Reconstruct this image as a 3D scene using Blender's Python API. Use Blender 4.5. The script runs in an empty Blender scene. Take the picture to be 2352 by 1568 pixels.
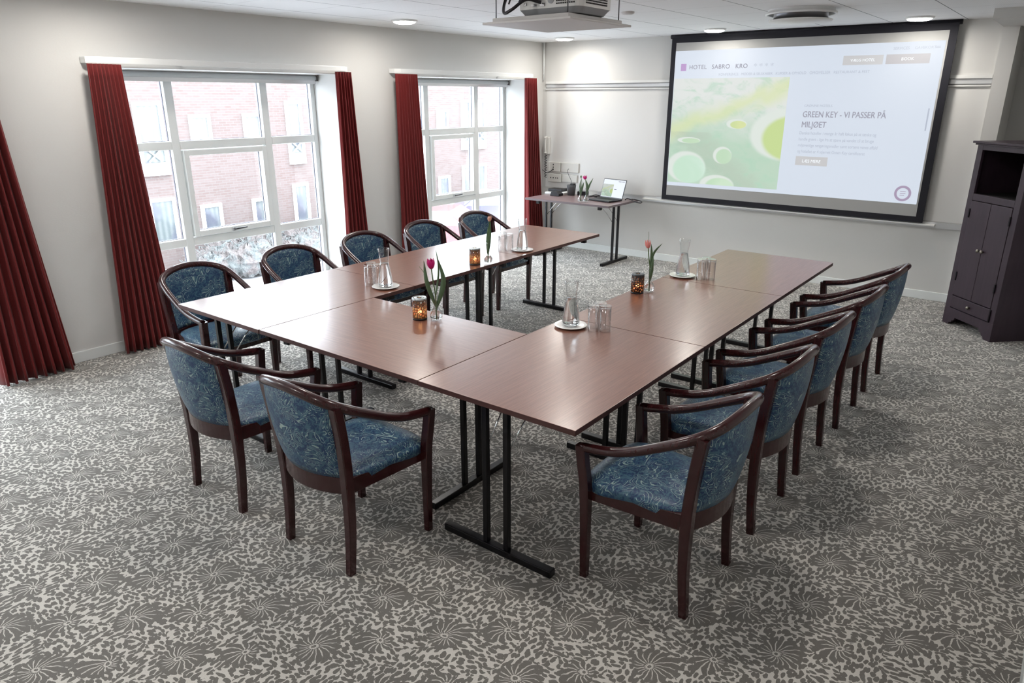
import bpy, bmesh, math, random
from mathutils import Vector, Matrix
PI = math.pi
random.seed(7)
S = bpy.context.scene
C = S.collection

# ------------------------------------------------------------------ camera
cam_d = bpy.data.cameras.new('camera'); cam = bpy.data.objects.new('camera', cam_d); C.objects.link(cam)
S.camera = cam
CF, CP, YAW, PIT = 1632.9636, Vector((5.7552, -7.9841, 1.9198)), -0.6657, 0.331
cam_d.sensor_fit = 'HORIZONTAL'; cam_d.sensor_width = 36.0; cam_d.lens = CF * 36.0 / 2352
cam_d.clip_start = 0.05; cam_d.clip_end = 300
_f = Vector((math.sin(YAW) * math.cos(PIT), math.cos(YAW) * math.cos(PIT), -math.sin(PIT)))
_r = Vector((math.cos(YAW), -math.sin(YAW), 0)); _u = _r.cross(_f)
cam.matrix_world = Matrix.Translation(CP) @ Matrix((_r, _u, -_f)).transposed().to_4x4()

# ------------------------------------------------------------------ world, lights, exposure
S.view_settings.view_transform = 'Standard'; S.view_settings.look = 'None'
S.view_settings.exposure = 0.5; S.view_settings.gamma = 1.0; S.view_settings.use_curve_mapping = False
W = bpy.data.worlds.new('overcast_sky'); S.world = W; W.use_nodes = True
W.node_tree.nodes['Background'].inputs[0].default_value = (0.86, 0.92, 1.0, 1)
W.node_tree.nodes['Background'].inputs[1].default_value = 9.5
H = 2.577                                                   # ceiling height
LAMP_POWER = 5.6
LAMPS = [(x, y) for y in (-0.49, -3.06, -5.62, -8.2) for x in (0.65, 2.5, 4.37)]
def lamp_light(x, y):
    d = bpy.data.lights.new('ceiling_lamp_light', 'AREA'); d.shape = 'DISK'; d.size = 0.17
    d.energy = LAMP_POWER; d.color = (1.0, 0.95, 0.88)
    o = bpy.data.objects.new('ceiling_lamp_light', d); C.objects.link(o); o.location = (x, y, H - 0.042)
for _x, _y in LAMPS: lamp_light(_x, _y)
S.cycles.caustics_reflective = False
S.cycles.transparent_max_bounces = 16
S.cycles.adaptive_threshold = 0.03; S.cycles.max_bounces = 8; S.cycles.diffuse_bounces = 4; S.cycles.glossy_bounces = 4; S.cycles.transmission_bounces = 8

# ------------------------------------------------------------------ node helpers
class E:
    """value in a node tree with arithmetic"""
    def __init__(s, t, k): s.t, s.k = t, k
    def _m(s, op, *a, clamp=False):
        n = s.t.nodes.new('ShaderNodeMath'); n.operation = op; n.use_clamp = clamp
        for i, v in enumerate((s,) + a):
            if isinstance(v, E): s.t.links.new(v.k, n.inputs[i])
            else: n.inputs[i].default_value = v
        return E(s.t, n.outputs[0])
    def __add__(s, o): return s._m('ADD', o)
    def __sub__(s, o): return s._m('SUBTRACT', o)
    def __mul__(s, o): return s._m('MULTIPLY', o)
    def __truediv__(s, o): return s._m('DIVIDE', o)
    __radd__ = __add__; __rmul__ = __mul__
    def gt(s, o): return s._m('GREATER_THAN', o)
    def lt(s, o): return s._m('LESS_THAN', o)
    def mx(s, o): return s._m('MAXIMUM', o)
    def mn(s, o): return s._m('MINIMUM', o)
    def abs(s): return s._m('ABSOLUTE')
    def sin(s): return s._m('SINE')
    def fract(s): return s._m('FRACT')
    def inv(s): return (s * -1.0) + 1.0
    def sqrt(s): return s._m('SQRT')
    def atan2(s, o): return s._m('ARCTAN2', o)
    def step(s, a, b):
        n = s.t.nodes.new('ShaderNodeMapRange'); n.interpolation_type = 'SMOOTHSTEP'
        s.t.links.new(s.k, n.inputs[0]); n.inputs[1].default_value = a; n.inputs[2].default_value = b
        return E(s.t, n.outputs[0])

def mat(name, color=(.5, .5, .5), rough=.5, metal=0., spec=.5, coat=0., trans=0., ior=1.45, emit=None, estr=0., sheen=0.):
    m = bpy.data.materials.new(name); m.use_nodes = True
    b = m.node_tree.nodes['Principled BSDF']
    b.inputs['Base Color'].default_value = (*color, 1); b.inputs['Roughness'].default_value = rough
    b.inputs['Metallic'].default_value = metal; b.inputs['Specular IOR Level'].default_value = spec
    b.inputs['Coat Weight'].default_value = coat; b.inputs['Coat Roughness'].default_value = .08
    b.inputs['Transmission Weight'].default_value = trans; b.inputs['IOR'].default_value = ior
    if sheen: b.inputs['Sheen Weight'].default_value = sheen
    if emit: b.inputs['Emission Color'].default_value = (*emit, 1); b.inputs['Emission Strength'].default_value = estr
    return m
def T(m): return m.node_tree
def BS(m): return m.node_tree.nodes['Principled BSDF']
def coord(t, kind='Object'):
    n = t.nodes.new('ShaderNodeTexCoord'); return n.outputs[kind]
def xyz(t, k):
    n = t.nodes.new('ShaderNodeSeparateXYZ'); t.links.new(k, n.inputs[0]); return [E(t, n.outputs[i]) for i in range(3)]
def comb(t, x, y, z=0.):
    n = t.nodes.new('ShaderNodeCombineXYZ')
    for i, v in enumerate((x, y, z)):
        if isinstance(v, E): t.links.new(v.k, n.inputs[i])
        else: n.inputs[i].default_value = v
    return n.outputs[0]
def mapping(t, k, scale=(1, 1, 1), loc=(0, 0, 0), rot=(0, 0, 0)):
    n = t.nodes.new('ShaderNodeMapping'); t.links.new(k, n.inputs[0])
    n.inputs['Scale'].default_value = scale; n.inputs['Location'].default_value = loc; n.inputs['Rotation'].default_value = rot
    return n.outputs[0]
def noise(t, k, scale, detail=2., rough=.5, dist=0.):
    n = t.nodes.new('ShaderNodeTexNoise'); t.links.new(k, n.inputs['Vector'])
    n.inputs['Scale'].default_value = scale; n.inputs['Detail'].default_value = detail
    n.inputs['Roughness'].default_value = rough; n.inputs['Distortion'].default_value = dist
    return E(t, n.outputs[0])
def voro(t, k, scale, feature='F1', rnd=1., flat=True):
    n = t.nodes.new('ShaderNodeTexVoronoi'); n.feature = feature; n.voronoi_dimensions = '2D' if flat else '3D'; t.links.new(k, n.inputs['Vector'])
    n.inputs['Scale'].default_value = scale; n.inputs['Randomness'].default_value = rnd
    return E(t, n.outputs['Distance'])
def mix(t, f, a, b):
    n = t.nodes.new('ShaderNodeMix'); n.data_type = 'RGBA'
    if isinstance(f, E): t.links.new(f.k, n.inputs[0])
    else: n.inputs[0].default_value = f
    for i, v in ((6, a), (7, b)):
        if isinstance(v, tuple): n.inputs[i].default_value = (*v, 1)
        else: t.links.new(v, n.inputs[i])
    return n.outputs[2]
def bump(m, h, strength=.2, dist=.01):
    t = T(m); n = t.nodes.new('ShaderNodeBump'); n.inputs['Strength'].default_value = strength; n.inputs['Distance'].default_value = dist
    t.links.new(h.k, n.inputs['Height']); t.links.new(n.outputs[0], BS(m).inputs['Normal'])
def setc(m, k): T(m).links.new(k, BS(m).inputs['Base Color'])
def setr(m, e): T(m).links.new(e.k, BS(m).inputs['Roughness'])

# ------------------------------------------------------------------ materials
M = {}
def m_wall():
    m = mat('wall_paint', (.66, .655, .635), .75, spec=.3); t = T(m); c = coord(t)
    n = noise(t, mapping(t, c, (1, 1, 3)), 60, 3); n2 = noise(t, c, 1.3, 2)
    setc(m, mix(t, n2, (.64, .635, .615), (.68, .675, .655))); bump(m, n, .12, .004); return m
M['wall'] = m_wall()
def m_ceiling():
    m = mat('ceiling_tile', (.86, .87, .88), .8, spec=.2); t = T(m); x, y, z = xyz(t, coord(t))
    fx = ((x - 3.475) / .6 + .5).fract() - .5; fy = ((y + 1.087) / .6 + .5).fract() - .5
    lx = fx.abs().lt(.0062); ly = fy.abs().lt(.004)
    dots = voro(t, comb(t, x, y), 75, 'F1', 0.).lt(.22)
    n = noise(t, comb(t, x, y), 90, 2)
    base = mix(t, dots * .5, (.91, .92, .93), (.77, .79, .81))
    c2 = mix(t, ly * .55, base, (.35, .36, .38)); setc(m, mix(t, lx, c2, (.22, .23, .25)))
    bump(m, n, .1, .003); return m
M['ceiling'] = m_ceiling()
def m_carpet():
    m = mat('patterned_carpet', (.5, .48, .44), .95, spec=.1, sheen=.3); t = T(m); c = coord(t)
    x, y, z = xyz(t, c); P = .34
    wob = noise(t, c, 22, 2) - .5; wob2 = noise(t, mapping(t, c, loc=(7, 3, 0)), 22, 2) - .5
    x0 = x + wob * .024; y0 = y + wob2 * .024
    def motif(ox, oy, n, curl, ang, R, asym, el):
        u = (((x0 - ox) / P + .5).fract() - .5) * P; v = (((y0 - oy) / P + .5).fract() - .5) * P
        ca, sa = math.cos(ang), math.sin(ang)
        a = (u * ca + v * sa) / el; b = v * ca - u * sa
        r = (a * a + b * b).sqrt(); th = b.atan2(a)
        ph = th * (n / 2) + r * curl + (wob3 * 1.6)
        rib = ph.sin().abs()
        edge = (rib._m('POWER', .6) * .42 + .62) * R * ((th * .5).sin().abs() * -asym + 1.0) * (wob3 * .9 + 1.0)
        inside = r.lt(edge)
        vein = (rib * (r + .012)).lt(.019)
        core = ((r * 420.).sin().gt(.3)) * r.lt(.018)
        dark = inside * vein.inv() * r.gt(.012)
        return inside, dark.mx(core)
    wob3 = noise(t, c, 9, 2) - .5
    inA, dA = motif(3.19, -7.11, 17, 46, .9, .104, .40, 1.12)
    inB, dB = motif(3.36, -6.94, 13, -44, -2.3, .096, .55, 1.08)
    sw = noise(t, c, 6.5, 1)
    lv = mapping(t, comb(t, x0 + (wob2 * .02), y0 + (wob * .02)), (1.0, 1.9, 1), rot=(0, 0, .75))
    leaf = voro(t, lv, 33, 'F1', .8).lt(.46)
    lv2 = mapping(t, comb(t, x0, y0), (1.9, 1.0, 1), rot=(0, 0, .35), loc=(.3, .1, 0))
    leaf2 = voro(t, lv2, 31, 'F1', .8).lt(.46)
    pick = sw.gt(.5)
    field = leaf * pick + leaf2 * pick.inv()
    rest = field * inA.inv() * inB.inv()
    dark = (rest + dA + dB * inA.inv())._m('MINIMUM', 1.0)
    grain = noise(t, c, 420, 2)
    tint = mix(t, dark, (.70, .67, .62), (.140, .131, .118))
    tint = mix(t, grain.step(.3, .75) * .38, tint, (.30, .28, .25)); setc(m, tint)
    bump(m, grain, .5, .004); return m
M['carpet'] = m_carpet()
def m_tabletop():
    m = mat('mahogany_laminate', (.2, .09, .06), .32, spec=.8, coat=.42); t = T(m); c = coord(t)
    BS(m).inputs['Coat Roughness'].default_value = .2
    g = noise(t, mapping(t, c, (90, 2.2, 1)), 2.2, 4, .6); g2 = noise(t, mapping(t, c, (260, 8, 1)), 2., 2)
    setc(m, mix(t, (g * .7 + g2 * .3).step(.3, .7), (.165, .062, .038), (.26, .112, .072)))
    bump(m, g2, .05, .001); return m
M['top'] = m_tabletop()
M['edge'] = mat('dark_edge_band', (.085, .034, .030), .45)
def m_wood():
    m = mat('dark_mahogany', (.05, .012, .011), .25, coat=.35); t = T(m); c = coord(t)
    g = noise(t, mapping(t, c, (30, 30, 3)), 3, 3); setc(m, mix(t, g, (.022, .0035, .0052), (.050, .009, .010))); return m
M['wood'] = m_wood()
def m_fabric():
    m = mat('blue_jacquard', (.05, .12, .18), .42, spec=.5, sheen=.0, coat=.06); BS(m).inputs['Coat Roughness'].default_value = .3; t = T(m); c = coord(t)
    w = noise(t, mapping(t, c, loc=(2, 5, 1)), 9.5, 1.5, .5, 1.4)
    line = ((w * 13.).fract() - .5).abs()
    sw = line.lt(.085); gate = noise(t, c, 15, 1).gt(.44)
    curl = sw * gate
    patch = noise(t, mapping(t, c, loc=(1, 1, 4)), 42, 3, .6, 2.).step(.44, .56)
    weave = noise(t, c, 380, 1)
    base = mix(t, patch, (.014, .045, .125), (.052, .128, .190))
    setc(m, mix(t, curl, base, (.34, .46, .45)))
    setr(m, curl * -.17 + weave * .12 + .36)
    bump(m, curl * 1.0 + weave * .3, .35, .003); return m
M['fabric'] = m_fabric()
M['black_metal'] = mat('black_metal', (.003, .003, .005), .28, spec=.5)
M['chrome'] = mat('chrome', (.75, .75, .76), .15, metal=1)
M['rubber'] = mat('black_rubber', (.008, .008, .01), .55)
def m_curtain():
    m = mat('red_curtain_fabric', (.26, .022, .026), .8, spec=.15, sheen=.12); t = T(m); c = coord(t)
    n = noise(t, mapping(t, c, (160, 160, 40)), 4, 2); setc(m, mix(t, n, (.125, .013, .014), (.18, .024, .023))); bump(m, n, .15, .002); return m
M['curtain'] = m_curtain()
M['white'] = mat('white_lacquer', (.8, .83, .82), .35)
M['track'] = mat('white_track', (.82, .83, .82), .4)
M['blind'] = mat('grey_blind_fabric', (.55, .58, .59), .7)
M['gap'] = mat('dark_gasket', (.10, .10, .13), .6)
def m_pane():
    m = bpy.data.materials.new('window_glass'); m.use_nodes = True; t = m.node_tree; t.nodes.clear()
    o = t.nodes.new('ShaderNodeOutputMaterial'); mx = t.nodes.new('ShaderNodeMixShader')
    tr = t.nodes.new('ShaderNodeBsdfTransparent'); tr.inputs[0].default_value = (.95, .97, .97, 1)
    g = t.nodes.new('ShaderNodeBsdfGlossy'); g.inputs['Roughness'].default_value = .02
    f = t.nodes.new('ShaderNodeLayerWeight'); f.inputs[0].default_value = .5
    fr = E(t, f.outputs['Facing'])._m('POWER', 5.0) * .9 + .03
    t.links.new(fr.k, mx.inputs[0]); t.links.new(tr.outputs[0], mx.inputs[1]); t.links.new(g.outputs[0], mx.inputs[2])
    t.links.new(mx.outputs[0], o.inputs[0]); return m
M['pane'] = m_pane()
def m_glass(name, tint, ior=1.45):
    m = mat(name, tint, .01, trans=1., ior=ior); return m
def m_thin(name, tint, refl=.9, lo=.05, pw=3.):
    m = bpy.data.materials.new(name); m.use_nodes = True; t = m.node_tree; t.nodes.clear()
    o = t.nodes.new('ShaderNodeOutputMaterial'); mx = t.nodes.new('ShaderNodeMixShader')
    tr = t.nodes.new('ShaderNodeBsdfTransparent'); tr.inputs[0].default_value = (*tint, 1)
    g = t.nodes.new('ShaderNodeBsdfGlossy'); g.inputs['Roughness'].default_value = .04
    f = t.nodes.new('ShaderNodeLayerWeight'); f.inputs[0].default_value = .5
    fr = E(t, f.outputs['Facing'])._m('POWER', pw) * refl + lo
    t.links.new(fr.k, mx.inputs[0]); t.links.new(tr.outputs[0], mx.inputs[1]); t.links.new(g.outputs[0], mx.inputs[2])
    t.links.new(mx.outputs[0], o.inputs[0]); return m
M['glass'] = m_thin('clear_glass', (.985, .99, .99), .9, .04, 2.8)
M['water'] = m_glass('water', (.97, .99, 1.), 1.33)
M['amber_glass'] = m_thin('tumbler_glass', (.99, .98, .975), 1.0, .06, 2.2)
M['china'] = mat('white_china', (.86, .85, .83), .15, coat=.5)
M['stem'] = mat('tulip_green', (.09, .16, .055), .45)
M['leaf'] = mat('tulip_leaf_green', (.10, .17, .09), .45)
def m_petal(name, a, b):
    m = mat(name, a, .4); t = T(m); x, y, z = xyz(t, coord(t)); n = noise(t, mapping(t, coord(t), (200, 200, 20)), 2, 2)
    setc(m, mix(t, n, a, b)); return m
M['magenta'] = m_petal('magenta_petal', (.5, .004, .13), (.7, .02, .25))
M['pink'] = m_petal('pink_petal', (.85, .22, .24), (.9, .42, .36))
M['peach'] = m_petal('peach_petal', (.85, .38, .30), (.75, .5, .36))
def m_lantern(name, a, b, dark, w):
    m = bpy.data.materials.new(name); m.use_nodes = True; t = m.node_tree; t.nodes.clear()
    o = t.nodes.new('ShaderNodeOutputMaterial'); c = coord(t); x, y, z = xyz(t, c); th = y.atan2(x)
    e = voro(t, comb(t, th * .040, z, 0.), 66, 'DISTANCE_TO_EDGE'); n = noise(t, c, 60, 2); vein = e.lt(w)
    col = mix(t, n.step(.4, .6), a, b)
    tl = t.nodes.new('ShaderNodeBsdfTranslucent'); t.links.new(col, tl.inputs[0])
    tr = t.nodes.new('ShaderNodeBsdfTransparent'); t.links.new(col, tr.inputs[0])
    m1 = t.nodes.new('ShaderNodeMixShader'); m1.inputs[0].default_value = .55; t.links.new(tl.outputs[0], m1.inputs[1]); t.links.new(tr.outputs[0], m1.inputs[2])
    g = t.nodes.new('ShaderNodeBsdfGlossy'); g.inputs['Roughness'].default_value = .15
    m2 = t.nodes.new('ShaderNodeMixShader'); m2.inputs[0].default_value = .06; t.links.new(m1.outputs[0], m2.inputs[1]); t.links.new(g.outputs[0], m2.inputs[2])
    d = t.nodes.new('ShaderNodeBsdfPrincipled'); d.inputs['Base Color'].default_value = (*dark, 1); d.inputs['Roughness'].default_value = .35
    m3 = t.nodes.new('ShaderNodeMixShader'); t.links.new(vein.k, m3.inputs[0]); t.links.new(m2.outputs[0], m3.inputs[1]); t.links.new(d.outputs[0], m3.inputs[2])
    t.links.new(m3.outputs[0], o.inputs[0]); return m
M['lantern_amber'] = m_lantern('amber_mosaic_glass', (.40, .23, .16), (.46, .36, .26), (.03, .02, .02), .09)
M['lantern_dark'] = m_lantern('pierced_dark_glass', (.60, .40, .28), (.30, .19, .14), (.012, .009, .010), .20)
M['lid'] = mat('brushed_lid', (.5, .55, .56), .25, metal=.8)
M['dark_lid'] = mat('dark_lid', (.10, .11, .12), .3, metal=.7)
M['flame'] = mat('candle_flame', (1, .7, .4), emit=(1., .80, .55), estr=45.)
M['wax'] = mat('candle_wax', (.55, .08, .05), .5)
def m_cab():
    m = mat('dark_purple_brown_wood', (.03, .02, .028), .42); t = T(m); c = coord(t)
    n = noise(t, mapping(t, c, (14, 14, 1.2)), 3, 4); n2 = noise(t, c, 3.5, 3)
    setc(m, mix(t, n * .6 + n2 * .4, (.020, .013, .022), (.060, .038, .052))); setr(m, n2 * .2 + .3); return m
M['cab'] = m_cab()
M['cab_in'] = mat('cabinet_inside', (.004, .003, .004), .7)
M['iron'] = mat('blackened_iron', (.006, .005, .007), .45, metal=.5)
M['bronze'] = mat('aged_metal_knob', (.25, .23, .20), .3, metal=1)
M['screen_border'] = mat('black_felt_border', (.006, .006, .012), .7)
M['screen'] = mat('matt_screen_cloth', (.40, .40, .39), .9, spec=.1)
M['alu'] = mat('aluminium', (.70, .71, .72), .35, metal=.6)
M['alu_white'] = mat('white_rail', (.78, .78, .76), .35)
M['rail_gap'] = mat('rail_groove', (.12, .12, .12), .6)
M['board'] = mat('white_wall_board', (.74, .735, .715), .35, spec=.5)
M['pale_plastic'] = mat('pale_plastic', (.66, .65, .61), .4)
M['dark_plastic'] = mat('dark_plastic', (.012, .012, .016), .35)
M['grey_plastic'] = mat('grey_plastic', (.10, .105, .11), .5)
M['cable'] = mat('black_cable', (.008, .008, .012), .4)
M['paper'] = mat('paper', (.8, .8, .79), .8)
M['tray'] = mat('projector_tray_paint', (.62, .61, .60), .5)
M['rod'] = mat('steel_rod', (.2, .2, .21), .35, metal=.8)
def m_projector():
    m = mat('projector_plastic', (.72, .72, .70), .4); return m
M['proj'] = m_projector()
M['proj_grey'] = mat('projector_grey_base', (.32, .33, .34), .45)
M['vent_hole'] = mat('vent_hole', (.02, .02, .022), .6)
M['lamp_glow'] = mat('lamp_diffuser', (.9, .9, .88), .4, emit=(1., .96, .90), estr=24.)
M['slate_top'] = mat('grey_brown_laminate', (.22, .15, .15), .3, spec=.8)
M['grey_edge'] = mat('grey_edge_band', (.16, .13, .14), .45)
def m_brick():
    m = mat('pale_red_brick', (.6, .45, .45), .9, spec=.1); t = T(m); x, y, z = xyz(t, coord(t))
    b = t.nodes.new('ShaderNodeTexBrick'); t.links.new(comb(t, y, z), b.inputs['Vector'])
    b.inputs['Scale'].default_value = 1.; b.inputs['Brick Width'].default_value = .24; b.inputs['Row Height'].default_value = .075
    b.inputs['Mortar Size'].default_value = .008
    b.inputs['Color1'].default_value = (.120, .086, .080, 1); b.inputs['Color2'].default_value = (.138, .108, .103, 1); b.inputs['Mortar'].default_value = (.142, .128, .123, 1)
    n = noise(t, comb(t, y, z), .7, 3)
    setc(m, mix(t, n * .45, b.outputs[0], (.135, .114, .110))); return m
M['brick'] = m_brick()
M['out_white'] = mat('white_window_frame', (.82, .82, .82), .5)
def m_outglass():
    m = mat('curtained_window_glass', (.3, .32, .38), .08, spec=.6); t = T(m); x, y, z = xyz(t, coord(t))
    f = (y * 38.).sin() * .5 + .5; n = noise(t, comb(t, y, z), 1.3, 2).step(.4, .6)
    setc(m, mix(t, n, mix(t, f, (.092, .105, .106), (.13, .140, .140)), (.08, .084, .105))); return m
M['out_glass'] = m_outglass()
def m_ground():
    m = mat('pale_paving', (.6, .58, .58), .9); t = T(m); c = coord(t); n = noise(t, c, 2, 4)
    setc(m, mix(t, n, (.55, .55, .57), (.66, .65, .67))); return m
M['ground'] = m_ground()
def m_bush():
    m = mat('winter_hedge_twigs', (.4, .3, .26), .9); t = T(m); c = coord(t); n = noise(t, c, 26, 5, .75); n2 = noise(t, c, 3, 2)
    setc(m, mix(t, n2.step(.4, .6), mix(t, n.step(.35, .65), (.065, .052, .052), (.14, .125, .12)), mix(t, n.step(.35, .65), (.065, .075, .078), (.135, .14, .136)))); return m
M['bush'] = m_bush()
M['car_red'] = mat('red_car_paint', (.22, .06, .062), .3, coat=.8)
M['car_blue'] = mat('blue_car_paint', (.11, .105, .17), .3, coat=.8)
M['car_glass'] = mat('car_glass', (.25, .30, .31), .1, coat=.5)
M['tyre'] = mat('tyre', (.03, .03, .03), .8)

# ------------------------------------------------------------------ mesh builder
class MB:
    def __init__(s): s.v, s.f, s.mi, s.sm = [], [], [], []
    def add(s, vs, fs, mi=0, smooth=False):
        o = len(s.v); s.v += [tuple(v) for v in vs]
        for f in fs: s.f.append(tuple(i + o for i in f)); s.mi.append(mi); s.sm.append(smooth)
        return s
    def box(s, x0, x1, y0, y1, z0, z1, mi=0, M4=None, top_mi=None):
        vs = [Vector((x, y, z)) for z in (z0, z1) for y in (y0, y1) for x in (x0, x1)]
        if M4 is not None: vs = [M4 @ v for v in vs]
        fs = [(0, 2, 3, 1), (0, 1, 5, 4), (1, 3, 7, 5), (3, 2, 6, 7), (2, 0, 4, 6)]
        s.add(vs, fs, mi); o = len(s.v) - 8
        s.f.append((o + 4, o + 5, o + 7, o + 6)); s.mi.append(mi if top_mi is None else top_mi); s.sm.append(False)
        return s
    def lathe(s, prof, cx=0, cy=0, n=32, mi=0, cap0=True, cap1=True, z0=0):
        vs, fs = [], []
        for r, z in prof:
            for k in range(n):
                a = 2 * PI * k / n; vs.append((cx + r * math.cos(a), cy + r * math.sin(a), z0 + z))
        for i in range(len(prof) - 1):
            for k in range(n):
                k2 = (k + 1) % n; fs.append((i * n + k, i * n + k2, (i + 1) * n + k2, (i + 1) * n + k))
        s.add(vs, fs, mi, True)
        o = len(s.v) - len(vs)
        if cap0: s.f.append(tuple(o + k for k in reversed(range(n)))); s.mi.append(mi); s.sm.append(False)
        if cap1: s.f.append(tuple(o + (len(prof) - 1) * n + k for k in range(n))); s.mi.append(mi); s.sm.append(False)
        return s
    def tube(s, pts, rad, n=10, mi=0, up=(0, 0, 1), sx=1., sy=1., caps=True, square=False):
        pts = [Vector(p) for p in pts]; m = len(pts)
        rads = rad if isinstance(rad, (list, tuple)) else [rad] * m
        vs, fs = [], []; prev = None
        for i, p in enumerate(pts):
            d = (pts[min(i + 1, m - 1)] - pts[max(i - 1, 0)]).normalized()
            if prev is None:
                a = Vector(up) if abs(d.dot(Vector(up))) < .95 else Vector((0, 1, 0))
                x = a.cross(d).normalized()
            else: x = (prev - d * prev.dot(d)).normalized()
            prev = x; y = d.cross(x)
            for k in range(n):
                if square:
                    q = ((1, 1), (-1, 1), (-1, -1), (1, -1)) ; b = .78
                    e = [(1, b), (b, 1), (-b, 1), (-1, b), (-1, -b), (-b, -1), (b, -1), (1, -b)][k % 8]
                    vs.append(p + x * e[0] * rads[i] * sx + y * e[1] * rads[i] * sy)
                else:
                    a = 2 * PI * k / n; vs.append(p + x * math.cos(a) * rads[i] * sx + y * math.sin(a) * rads[i] * sy)
        for i in range(m - 1):
            for k in range(n):
                k2 = (k + 1) % n; fs.append((i * n + k, i * n + k2, (i + 1) * n + k2, (i + 1) * n + k))
        s.add(vs, fs, mi, not square); o = len(s.v) - len(vs)
        if caps:
            s.f.append(tuple(o + k for k in reversed(range(n)))); s.mi.append(mi); s.sm.append(False)
            s.f.append(tuple(o + (m - 1) * n + k for k in range(n))); s.mi.append(mi); s.sm.append(False)
        return s
    def grid(s, fn, nu, nv, mi=0, smooth=True):
        vs = [fn(i / nu, j / nv) for j in range(nv + 1) for i in range(nu + 1)]
        fs = [(j * (nu + 1) + i, j * (nu + 1) + i + 1, (j + 1) * (nu + 1) + i + 1, (j + 1) * (nu + 1) + i) for j in range(nv) for i in range(nu)]
        return s.add(vs, fs, mi, smooth)
    def prism(s, poly, y0, y1, mi=0, axis='y'):
        n = len(poly)
        P = (lambda a, b, t: (a, t, b)) if axis == 'y' else (lambda a, b, t: (a, b, t)) if axis == 'z' else (lambda a, b, t: (t, a, b))
        vs = [P(a, b, y0) for a, b in poly] + [P(a, b, y1) for a, b in poly]
        fs = [(i, (i + 1) % n, n + (i + 1) % n, n + i) for i in range(n)] + [tuple(reversed(range(n))), tuple(range(n, 2 * n))]
        return s.add(vs, fs, mi)
    def build(s, name, mats, parent=None, loc=None, bevel=0, solid=0, sub=0, rot=None, recalc=True):
        me = bpy.data.meshes.new(name); me.from_pydata(s.v, [], s.f)
        mats = mats if isinstance(mats, (list, tuple)) else [mats]
        for m in mats: me.materials.append(M[m] if isinstance(m, str) else m)
        for p, mi, sm in zip(me.polygons, s.mi, s.sm): p.material_index = mi; p.use_smooth = sm
        me.update()
        if recalc:
            bm = bmesh.new(); bm.from_mesh(me); bmesh.ops.recalc_face_normals(bm, faces=bm.faces); bm.to_mesh(me); bm.free()
        o = bpy.data.objects.new(name, me); C.objects.link(o)
        if parent: o.parent = parent
        if loc: o.location = loc
        if rot: o.rotation_euler = rot
        if solid:
            q = o.modifiers.new('solid', 'SOLIDIFY'); q.thickness = solid; q.offset = 0
        if bevel:
            q = o.modifiers.new('bevel', 'BEVEL'); q.width = bevel; q.segments = 2; q.limit_method = 'ANGLE'; q.angle_limit = math.radians(50)
        if sub:
            q = o.modifiers.new('sub', 'SUBSURF'); q.levels = sub; q.render_levels = sub
        return o
def tag(o, label=None, cat=None, group=None, kind=None):
    if label: o['label'] = label
    if cat: o['category'] = cat
    if group: o['group'] = group
    if kind: o['kind'] = kind
    return o
def empty(name, loc=(0, 0, 0), rz=0):
    o = bpy.data.objects.new(name, None); C.objects.link(o); o.location = loc; o.rotation_euler = (0, 0, rz); o.empty_display_size = .1; return o
def struct(o): o['kind'] = 'structure'; return o
def copy_tree(o, parent=None):
    c = o.copy(); C.objects.link(c)
    if parent: c.parent = parent
    for ch in list(o.children): copy_tree(ch, c)
    return c
def catmull(P, k=6):
    P = [Vector(p) for p in P]; Q = [P[0] * 2 - P[1]] + P + [P[-1] * 2 - P[-2]]; out = []
    for i in range(1, len(Q) - 2):
        a, b, c, d = Q[i - 1:i + 3]
        for j in range(k):
            t = j / k; out.append(.5 * ((2 * b) + (c - a) * t + (2 * a - 5 * b + 4 * c - d) * t * t + (3 * b - a - 3 * c + d) * t ** 3))
    out.append(P[-1]); return out
def text(name, body, size, m, parent, mtx, align='LEFT', extrude=0, sx=1., spacing=1., bold=0.):
    cu = bpy.data.curves.new(name, 'FONT'); cu.body = body; cu.size = size; cu.align_x = align; cu.extrude = extrude;  cu.space_character = spacing
    o = bpy.data.objects.new(name + '_curve', cu); C.objects.link(o)
    bpy.context.view_layer.update()
    me = bpy.data.meshes.new_from_object(o.evaluated_get(bpy.context.evaluated_depsgraph_get()))
    bpy.data.objects.remove(o); bpy.data.curves.remove(cu)
    for v in me.vertices: v.co.x *= sx
    if bold:
        bm = bmesh.new()
        for k in (-1, 0, 1):
            c2 = me.copy(); c2.transform(Matrix.Translation((bold * k, bold * .5 * k, 0))); bm.from_mesh(c2); bpy.data.meshes.remove(c2)
        bm.to_mesh(me); bm.free()
    me.transform(mtx); me.materials.clear(); me.materials.append(M[m] if isinstance(m, str) else m)
    q = bpy.data.objects.new(name, me); C.objects.link(q)
    if parent: q.parent = parent
    return q

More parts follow.
